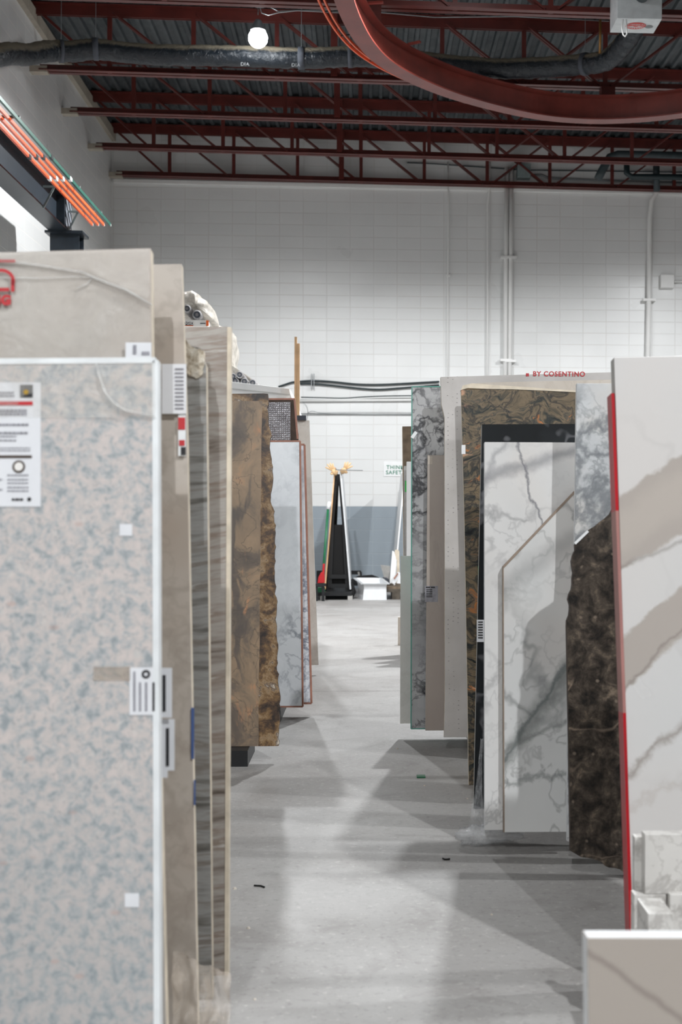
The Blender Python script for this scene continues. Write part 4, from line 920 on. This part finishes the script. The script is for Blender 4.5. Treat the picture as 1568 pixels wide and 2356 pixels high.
# ------------------------------------------------------------------ behind the aisle: far right leaning pieces
S = slab('chipboard coloured old slab with rough brown edge, behind the glassy marble', 'wood_old', 'edge_cream', [(925, 981), (1100, 978), (1100, None), (930, None)], 930, 11.5, t=.09)
slab('tall white board standing just left of the glassy marble', 'white_board', 'edge_white', [(935, 1062), (1100, 1062), (1100, None), (935, None)], 930, 11.0, t=.05)
S = slab('lower white board with a green tape mark, beside the taller white one', 'edge_grey', 'edge_white', [(929, 1072), (1000, 1072), (1000, None), (930, None)], 930, 11.2, t=.04)
rect(S, 'green_tape', 'tape_green', 931, 1106, 935, 1132, .003)
a, b = P(915, 1420, 12.4), P(921, 1458, 12.4); tag(center(MB().box((a.x, 12.4, 0), (a.x + .5, 12.44, a.z)).build('stone_slab', 'cream_stone')), 'tiny pale slab end peeking out low behind the grey quartz slab', 'stone slab')
# sheet leaning sideways, seen along its length
t1, t2, b1, b2 = P(922, 1090, 18.0), P(926, 1100, 14.5), P(899, 1352, 18.0), P(905, 1410, 14.5)
mb = MB(); dx = .02; y0_, y1_ = 19.75, 21.8
xt, xb, zt = P(921, 1090, 21.8).x, P(898, 1340, 21.8).x, P(921, 1088, 21.0).z
mb.add([(xb, y0_, .1), (xt, y0_, zt), (xt + dx, y0_, zt), (xb + dx, y0_, .1), (xb, y1_, .1), (xt, y1_, zt), (xt + dx, y1_, zt), (xb + dx, y1_, .1)], [(0, 1, 2, 3), (7, 6, 5, 4), (0, 4, 5, 1), (1, 5, 6, 2), (2, 6, 7, 3), (3, 7, 4, 0)])
tag(center(mb.build('stone_sheet', 'white_board')), 'pale thin sheet leaning sideways by the safety sign, seen almost end on', 'stone sheet')
q = P(921, 1083, 19.85); q.x = xt; q.z = zt + .04; mb = MB()
for i in range(8):
    a = q + Vector((random.uniform(-.04, .04), random.uniform(-.05, .05), random.uniform(-.05, .05))); mb.tube([a, a + Vector((.03, 0, .02)), a + Vector((.05, .02, -.02))], .018, 7)
tag(center(mb.build('dark_rag', 'foam_dark', smooth=True)), 'small dark tangled lump on top of the leaning pale sheet', 'rag')
# pallet with scraps
a = P(889, 1347, 19.3); b = P(921, 1372, 19.3); z0 = 0
t = thing('wooden_pallet', (a.x + .5, 19.5, 0), 'low dark wooden pallet at the back right, stone scraps on it', 'pallet')
MB().box((a.x, 19.3, .155), (a.x + 1.2, 20.4, .19)).build('deck_boards', 'wood_old', t); MB().box((a.x, 19.3, .11), (a.x + 1.2, 19.34, .155)).build('stringer', 'rack_wood', t)
for k in range(3): MB().box((a.x + .08 + k * .5, 19.3, 0), (a.x + .20 + k * .5, 20.3, .11)).build('foot_block', 'rack_wood', t)
def scrap(pts, y0, y1, mat, label, name='stone_scrap', cat='stone scrap'):
    pp = [P(x, y, y0) for x, y in pts]; mb = MB().prism([(p.x, p.z) for p in pp], y0, y1); return tag(center(mb.build(name, mat)), label, cat, 'scraps on the back pallet')
scrap([(902, 1267), (906, 1269), (912, 1290), (907, 1330), (900, 1342), (896, 1342), (899, 1300)], 19.5, 19.56, 'white_board', 'pale slanted scrap at the left end of the pallet pile')
scrap([(908, 1266), (914, 1264), (918, 1268), (919, 1320), (916, 1342), (911, 1342), (913, 1290), (907, 1280)], 19.7, 19.75, 'edge_cream', 'knobbly cream scrap standing tallest in the pallet pile')
scrap([(901, 1336), (915, 1316), (920, 1318), (920, 1326), (908, 1343), (902, 1343)], 19.4, 19.46, 'white_plastic', 'white tube shaped scrap with a pinkish stripe lying aslant on the pallet')
scrap([(905, 1330), (914, 1318), (916, 1320), (907, 1333)], 19.38, 19.395, 'edge_copper', 'thin pink strip on the white slanted scrap')
scrap([(912, 1342), (919, 1324), (923, 1326), (922, 1343)], 19.36, 19.40, 'white_plastic', 'short white scrap at the right end of the pallet pile')
scrap([(875, 1300), (897, 1303), (897, 1340), (886, 1340)], 19.9, 20.0, 'edge_grey', 'grey trapezoid piece with dark notches behind the sink')
def halfpipe(x, y, Y, r, label, mat='foam_dark'):
    c = P(x, y, Y); pts_o = [(c.x + r * math.cos(R(a)), c.z + r * math.sin(R(a))) for a in range(0, 181, 15)]; pts_i = [(c.x + (r - .03) * math.cos(R(a)), c.z + (r - .03) * math.sin(R(a))) for a in range(180, -1, -15)]
    return tag(center(MB().prism(pts_o + pts_i, Y, Y + .5).build('pipe_shell', mat)), label, 'pipe shell')
halfpipe(886, 1342, 19.6, .075, 'dark half round pipe shell between the sink and the scraps')
# sink on the floor
Ys = 3000 * 1.22 / 190.5
p = [P(x, y, Ys) for x, y in ((831, 1380), (889, 1380))]; xl, xr = p[0].x, p[1].x; zt = P(830, 1342, Ys).z
t = thing('white_sink', ((xl + xr) / 2, Ys + .3, 0), 'white rectangular sink basin standing on the floor at the end of the aisle', 'sink')
fl, fr = P(831, 1343, Ys - .02).x, P(896, 1343, Ys - .02).x; bl, br_ = P(812, 1331, Ys + .45).x, P(882, 1331, Ys + .45).x
rim_o = [(fl - .01, Ys - .03), (fr, Ys - .03), (br_ - .02, Ys + .47), (bl, Ys + .47)]
rim_i = [(fl + .03, Ys + .01), (fr - .04, Ys + .01), (br_ - .05, Ys + .43), (bl + .05, Ys + .43)]
bot_o = [(xl + .02, Ys + .0), (xr - .0, Ys + .0), (xr - .04, Ys + .38), (xl - .05, Ys + .38)]
def shell(a, za, b, zb_): return [(x, y, za) for x, y in a] + [(x, y, zb_) for x, y in b], [(i, (i + 1) % 4, (i + 1) % 4 + 4, i + 4) for i in range(4)]
lift = [0, 0, .06, .06]
v1, f1 = shell(bot_o, .0, [(x + (.015 if i in (0, 3) else -.015), y) for i, (x, y) in enumerate(rim_i)], zt - .012); v1 = v1[:4] + [(v1[4 + i][0], v1[4 + i][1], v1[4 + i][2] + lift[i]) for i in range(4)]; mb = MB(); mb.add(v1, f1 + [(0, 1, 2, 3)])
v2, f2 = shell([(x + (.03 if i in (0, 3) else -.03), y + (.02 if i < 2 else -.02)) for i, (x, y) in enumerate(bot_o)], .02, rim_i, zt); v2 = v2[:4] + [(v2[4 + i][0], v2[4 + i][1], v2[4 + i][2] + lift[i]) for i in range(4)]; mb.add(v2, f2 + [(0, 1, 2, 3)]); mb.build('basin', 'white_plastic', t)
v, f = shell(rim_o, zt, rim_i, zt); v += [(x, y, zt - .015) for x, y in rim_o]; v = [(x, y, z + lift[i % 4]) for i, (x, y, z) in enumerate(v)]; f += [(i, (i + 1) % 4, (i + 1) % 4 + 8, i + 8) for i in range(4)]; MB().add(v, f).build('rim', 'steel_sink', t)
# far A frame rack with boards on each side
Yf = 19.5
def XZ(x, y, Y=Yf): q = P(x, y, Y); return (q.x, q.z)
t = thing('a_frame_rack', (P(778, 1300, Yf).x, 20.2, 0), 'black steel A frame rack against the back wall, seen end on', 'rack')
lx, rx = XZ(750, 1365), XZ(808, 1365); ap = XZ(776, 1092)
def quad(name, pts, y0, y1, mat, par): q = [XZ(*a) for a in pts]; return MB().prism(q, y0, y1).build(name, mat, par)
quad('side_post', [(771, 1092), (777, 1092), (768, 1200), (762, 1365), (751, 1365)], Yf, Yf + .06, 'black_steel', t)
quad('side_post', [(777, 1092), (781, 1092), (806, 1365), (795, 1365), (786, 1200)], Yf, Yf + .06, 'black_steel', t)
quad('cross_plate', [(765, 1207), (788, 1207), (804, 1350), (751, 1350)], Yf + .05, Yf + .08, 'black_matte', t)
quad('top_plate', [(771, 1091), (781, 1091), (782, 1106), (770, 1106)], Yf - .01, Yf, 'black_steel', t)
for yy in (20.4, 21.3): quad('side_post', [(771, 1092), (774, 1092), (762, 1365), (755, 1365)], yy, yy + .06, 'black_steel', t)
MB().box((P(724, 1344, Yf).x, 18.9, .215), (P(752, 1344, Yf).x, 19.0, .255)).build('shelf_rail', 'black_steel', t)
MB().box((P(726, 1344, Yf).x, 18.92, 0), (P(726, 1344, Yf).x + .05, 18.98, .215)).build('leg', 'black_steel', t)
MB().box((P(749, 1344, Yf).x - .04, 18.92, 0), (P(749, 1344, Yf).x, 18.98, .215)).build('leg', 'black_steel', t)
for z_ in (.30, .16): MB().box((lx[0] + .03, Yf - .02, z_), (rx[0] - .03, Yf + .04, z_ + .06)).build('cross_bar', 'black_steel', t)
MB().box((P(724, 1360, Yf).x, Yf - .3, .06), (P(806, 1360, Yf).x + .02, 21.4, .115)).build('base_frame', 'black_steel', t)
for px_ in (742, 805): a = P(px_, 1372, Yf - .28); MB().box((a.x - .035, Yf - .3, 0), (a.x + .035, Yf - .2, .06)).build('foot_block', 'edge_grey', t)
def sidesheet(top, bot, Y0_, Y1_, th, mat, label):
    a, b = XZ(*top, Y0_), XZ(*bot, Y0_); mb = MB(); mb.add([(b[0], Y0_, b[1]), (b[0] + th, Y0_, b[1]), (a[0] + th, Y0_, a[1]), (a[0], Y0_, a[1]), (b[0], Y1_, b[1]), (b[0] + th, Y1_, b[1]), (a[0] + th, Y1_, a[1]), (a[0], Y1_, a[1])], [(0, 1, 2, 3), (7, 6, 5, 4), (0, 4, 5, 1), (1, 5, 6, 2), (2, 6, 7, 3), (3, 7, 4, 0)])
    return tag(center(mb.build('stone_sheet', mat)), label, 'stone sheet')
sidesheet((768.5, 1075), (745.5, 1356), Yf - .12, 21.2, .018, 'wood_plank', 'sheet with a tan edge leaning on the left side of the far A frame')
sidesheet((781, 1075), (804, 1356), Yf - .12, 21.2, .022, 'edge_white', 'sheet with a white edge leaning on the right side of the far A frame')
sidesheet((763, 1165), (743, 1356), Yf + .1, 21.2, .012, 'edge_grey', 'shorter grey sheet left of the tan edged one on the far A frame')
# gloves on the A frame tips
def glove(x, y, Y, flip, label):
    c = P(x, y, Y); s_ = .62 * (-1 if flip else 1); t = MB(); k = .62
    t.tube([c + Vector((-.10 * s_, 0, -.04)), c + Vector((-.03 * s_, 0, -.02)), c + Vector((.03 * s_, 0, .0))], [.045 * k * 1.3, .055 * k * 1.3, .045 * k * 1.3], 10)
    for i, (dx, dz, L) in enumerate(((.12, .03, .07), (.11, .07, .08), (.08, .10, .075), (.03, .11, .06))):
        b = c + Vector((.02 * s_ + (.012 * i) * -s_ , 0, .01)); d = Vector((dx * s_, -.01 * i, dz)).normalized(); t.tube([b, b + d * L * .6 + Vector((0, 0, 0)), b + d * (L + .04)], [.016, .015, .010], 8)
    t.tube([c + Vector((-.02 * s_, 0, -.03)), c + Vector((.03 * s_, -.02, -.05)), c + Vector((.06 * s_, -.03, -.045))], [.017, .015, .011], 8)
    return tag(center(t.build('work_glove', 'glove_tan', smooth=True)), label, 'glove')
glove(766, 1083, 19.36, True, 'tan work glove hanging over the left tip of the far A frame')
glove(793, 1080, 19.36, False, 'tan work glove with spread fingers on the right tip of the far A frame')
a, b = P(770, 1081, 19.3), P(834, 1082.5, 19.3); tag(center(MB().tube([a, b], .006, 6).build('thin_rod', 'galv')), 'thin grey rod sticking out right past the gloves', 'rod')
# broom, shovel
a, b, c = P(758, 1155, 19.34), P(754, 1172, 19.32), P(741, 1348, 19.1)
t = thing('push_broom', c, 'green handled broom with a white grip leaning beside the far A frame', 'broom')
MB().tube([a, b], .028, 10).build('grip', 'white_plastic', t, smooth=True); MB().tube([b, c], .019, 10).build('handle', 'green_plastic', t, smooth=True)
q = P(738, 1352, 19.1); MB().box((q.x - .1, 19.05, .06 + .06), (q.x + .06, 19.15, .19)).build('broom_head', 'green_plastic', t, bevel=.01)
t = thing('red_dustpan', P(738, 1340, 18.95), 'red plastic dustpan standing by the broom', 'dustpan')
quad_ = lambda pts, y0, y1, nm: MB().prism([XZ(x, y, 18.95) for x, y in pts], y0, y1).build(nm, 'red_plastic', t, bevel=.006)
quad_([(742, 1297), (747, 1297), (746, 1316), (741, 1317)], 18.95, 18.98, 'handle'); quad_([(738, 1317), (746, 1315), (747, 1341), (730, 1342), (732, 1328)], 18.94, 19.0, 'pan')
# dark hoses and low rack behind the sink
t = thing('low_black_rack', P(820, 1330, 20.6), 'low black steel rack along the foot of the back wall', 'rack')
a, b = P(800, 1312, 20.9), P(830, 1312, 20.9); MB().box((P(728, 1312, 20.9).x, 20.9, .30), (b.x, 21.0, .36)).build('rail', 'black_steel', t); MB().box((P(728, 1312, 20.9).x, 20.9, .12), (b.x, 21.0, .17)).build('rail', 'black_steel', t)
for px_ in (732, 806, 829): x_ = P(px_, 1312, 20.9).x; MB().box((x_ - .03, 20.92, 0), (x_ + .02, 20.98, .34)).build('leg', 'black_steel', t)
q = P(833, 1320, 20.5); MB().bar((q.x, 20.5, .05), (q.x - .06, 20.5, .36), .03, .03).build('brace', 'edge_grey', t)
pts_ = [P(806, 1350, 19.9), P(810, 1338, 20.0), P(826, 1330, 20.2), P(855, 1328, 20.2), P(868, 1333, 20.2), P(884, 1338, 20.2)]
tag(center(MB().tube(pts_, .04, 10).build('black_hose', 'black_matte', smooth=True)), 'fat black hose curling behind the white sink', 'hose')
pts_ = [P(806, 1378, 19.4), P(812, 1362, 19.5), P(806, 1345, 19.7)]
for p in pts_: p.z = max(p.z, .05)
tag(center(MB().tube(pts_, .045, 10).build('black_bag', 'black_matte', smooth=True)), 'black bundle on the floor left of the white sink', 'bundle')

# ------------------------------------------------------------------ white booth with the pile of rolls
Yb_ = 12.0
pp = [XZ(x, y, Yb_) for x, y in ((300, 858), (533, 883), (664, 899), (679, 935))]; t = thing('white_booth', (-2, Yb_ + .7, 0), 'white booth with a sloping roof behind the left stacks, rolls piled on it', 'booth')
MB().prism([(pp[0][0], 0)] + pp + [(pp[3][0], 0)], Yb_, Yb_ + 1.4).build('body', 'white_board', t)
q = [XZ(x, y, Yb_) for x, y in ((300, 853), (533, 879), (666, 895), (668, 908), (533, 894), (300, 872))]; MB().prism(q, Yb_ - .04, Yb_ + 1.42).build('roof_lip', 'white_board', t, bevel=.004)
for i, (xt, yt, xw, lb) in enumerate(((679.8, 775, 5.5, 'taller narrow timber plank standing against the white booth'), (686, 790, 6.0, 'shorter timber plank right of the taller one'))):
    a = P(xt, yt, 11.82); w_ = xw / 3000 * 11.8 / 2; tag(center(MB().box((a.x - w_, 11.82, 0), (a.x + w_, 11.86, a.z)).build('timber_plank', 'wood_plank')), lb, 'timber plank')
def roll(x, y, r, label, Y=12.35, L=.9, grp='grey rolls piled on the booth'):
    c = P(x, y, Y); rr = r / 3000 * Y; t = thing('wrapped_roll', c, label, 'roll', grp)
    MB().tube([c, c + Vector((0, L, 0))], rr, 16).build('sleeve', 'roll_grey', t, smooth=True)
    MB().tube([c + Vector((0, -.004, 0)), c + Vector((0, .01, 0))], rr * .72, 16).build('end_face', 'foam_dark', t); MB().tube([c + Vector((0, -.008, 0)), c + Vector((0, .012, 0))], rr * .34, 12).build('core', 'roll_core', t)
for a_ in ((536, 866, 7.5, 'grey roll end in the upper row, next to the striped slab'), (551, 862, 8, 'grey roll end sitting on top of the lower row'), (541, 877, 8, 'grey roll end at the left of the lower row, beside the striped slab'), (562, 877.5, 8.5, 'grey roll end in the middle of the lower row'), (581, 880.5, 8.5, 'rightmost grey roll end on the booth roof')): roll(*a_)
for a_ in ((430, 710, 9, 'grey roll end peeking beside the tall beige slab, under the plastic heap'), (453, 724, 11, 'wide grey roll end in the plastic heap above the carton')): roll(*a_, Y=12.3, L=.8, grp='grey rolls in the plastic heap')
# heaps of plastic
def heap(name, poly, Y, depth, mat, label, amp=.05):
    q = [XZ(x, y, Y) for x, y in poly]; cx_ = sum(a for a, b in q) / len(q); cz_ = sum(b for a, b in q) / len(q); dense = []
    for i, a in enumerate(q):
        b = q[(i + 1) % len(q)]
        for k in range(4): dense.append((a[0] + (b[0] - a[0]) * k / 4, a[1] + (b[1] - a[1]) * k / 4))
    n = len(dense); vs = []; fs = []; K = 7
    for j in range(K + 1):
        ang = math.pi * j / K; s_ = max(.02, math.sin(ang)) ** .6; dy = -math.cos(ang) * depth / 2
        for i, (x, z) in enumerate(dense):
            nn = 1 + amp * 3 * mnoise.noise(Vector((x * 6, j * 1.1, z * 6))); vs.append((cx_ + (x - cx_) * s_ * nn, Y + depth / 2 + dy + amp * mnoise.noise(Vector((x * 9, z * 9, j))), cz_ + (z - cz_) * s_ * nn))
    for j in range(K):
        for i in range(n): fs.append((j * n + i, j * n + (i + 1) % n, (j + 1) * n + (i + 1) % n, (j + 1) * n + i))
    fs.append(tuple(range(n))); fs.append(tuple(K * n + i for i in range(n))[::-1])
    return tag(center(MB().add(vs, fs).build(name, mat, smooth=True)), label, 'plastic heap')
heap('plastic_heap', [(395, 690), (410, 664), (432, 657), (446, 664), (458, 676), (474, 686), (488, 706), (494, 728), (493, 737), (470, 737), (464, 716), (440, 710), (428, 720), (395, 722)], 12.35, .7, 'film_bag', 'heap of dirty clear plastic over the rolls above the carton')
heap('plastic_heap', [(300, 752), (425, 750), (494, 740), (520, 752), (537, 768), (541, 792), (537, 830), (540, 850), (556, 860), (584, 872), (560, 874), (533, 866), (420, 856), (300, 850)], 12.6, .7, 'film_bag', 'bigger heap of dirty plastic on the booth behind the striped slab', .04)
a, b = P(400, 736, 12.3), P(487, 751, 12.3)
t = thing('tool_carton', ((a.x + b.x) / 2, 12.6, b.z), 'flat white and orange carton with black brand lettering under the rolls', 'carton')
MB().box((a.x, 12.3, b.z), (b.x - .04, 12.75, a.z)).build('box', 'carton_white', t)
c, d = P(474, 738, 12.296), P(480, 750, 12.296); MB().box((c.x, 12.294, b.z + .002), (d.x, 12.3, a.z - .002)).build('orange_end', 'carton_orange', t)
c, d = P(405, 740, 12.29), P(444, 748.5, 12.29); MB().box((c.x, 12.293, d.z), (d.x, 12.3, c.z)).build('dark_panel', 'foam_dark', t)
text_obj('lettering', 'RIDGID', .036, 'carton_white', Matrix.Translation(P(429, 744, 12.29)) @ FACE, t, .001); MB().box((c.x, 12.292, d.z - .006), (d.x, 12.3, d.z - .001)).build('orange_stripe', 'carton_orange', t)
c, d = P(460, 743, 12.29), P(472, 745, 12.29); MB().box((c.x, 12.293, d.z), (d.x, 12.3, c.z)).build('print_line', 'foam_dark', t)

# ------------------------------------------------------------------ chips and bits on the floor
for i, (x, y, s_, lb) in enumerate(((540, 2045, 5, 'tiny pale chip on the floor right beside the near left stack'), (571, 2136, 5, 'tiny pale chip on the floor near the bottom left of the aisle'), (586, 2300, 4, 'brownish pale chip on the floor at the very bottom of the aisle'), (1075, 1838, 3, 'tiny white chip on the lit floor left of the black slab foot'), (913, 1723, 3, 'tiny pale chip at the edge of the dark floor shadow'), (976, 1808, 3, 'tiny pale chip inside the dark floor shadow'), (1130, 2105, 4, 'tiny pale chip on the floor near the small right shadow'))):
    q = PZ(x, y, 0); r = s_ / 3000 * q.y; vs = []
    for k in range(6): a = k * math.pi / 3; f_ = random.uniform(.6, 1.1); vs.append((q.x + r * f_ * math.cos(a), q.y + r * f_ * 1.4 * math.sin(a), 0.0))
    vs += [(q.x + (v[0] - q.x) * .6, q.y + (v[1] - q.y) * .6, r * .7) for v in vs[:6]]
    o = center(MB().add(vs, [tuple(range(6))[::-1], tuple(range(6, 12))] + [(k, (k + 1) % 6, (k + 1) % 6 + 6, k + 6) for k in range(6)]).build('stone_chip', 'stone_chip_mat')); tag(o, lb, 'stone chip', 'pale chips on the floor')
for pts_, lb in (([(1018, 1975), (1022, 1977), (1028, 1977), (1034, 1976)], 'short dark wire bit curled on the floor right of the aisle centre'), ([(584, 2037), (600, 2038), (608, 2041)], 'thin dark hair like wire on the floor near the left stack')):
    P3 = [PZ(x, y, .003) for x, y in pts_]; tag(center(MB().tube(P3, .003, 6).build('wire_scrap', 'black_matte')), lb, 'wire scrap')
q = PZ(968, 1788, .0); tag(center(MB().box((q.x - .02, q.y - .02, 0), (q.x + .02, q.y + .03, .006)).build('green_scrap', 'green_plastic')), 'green scrap lying in the dark shadow on the floor', 'scrap')
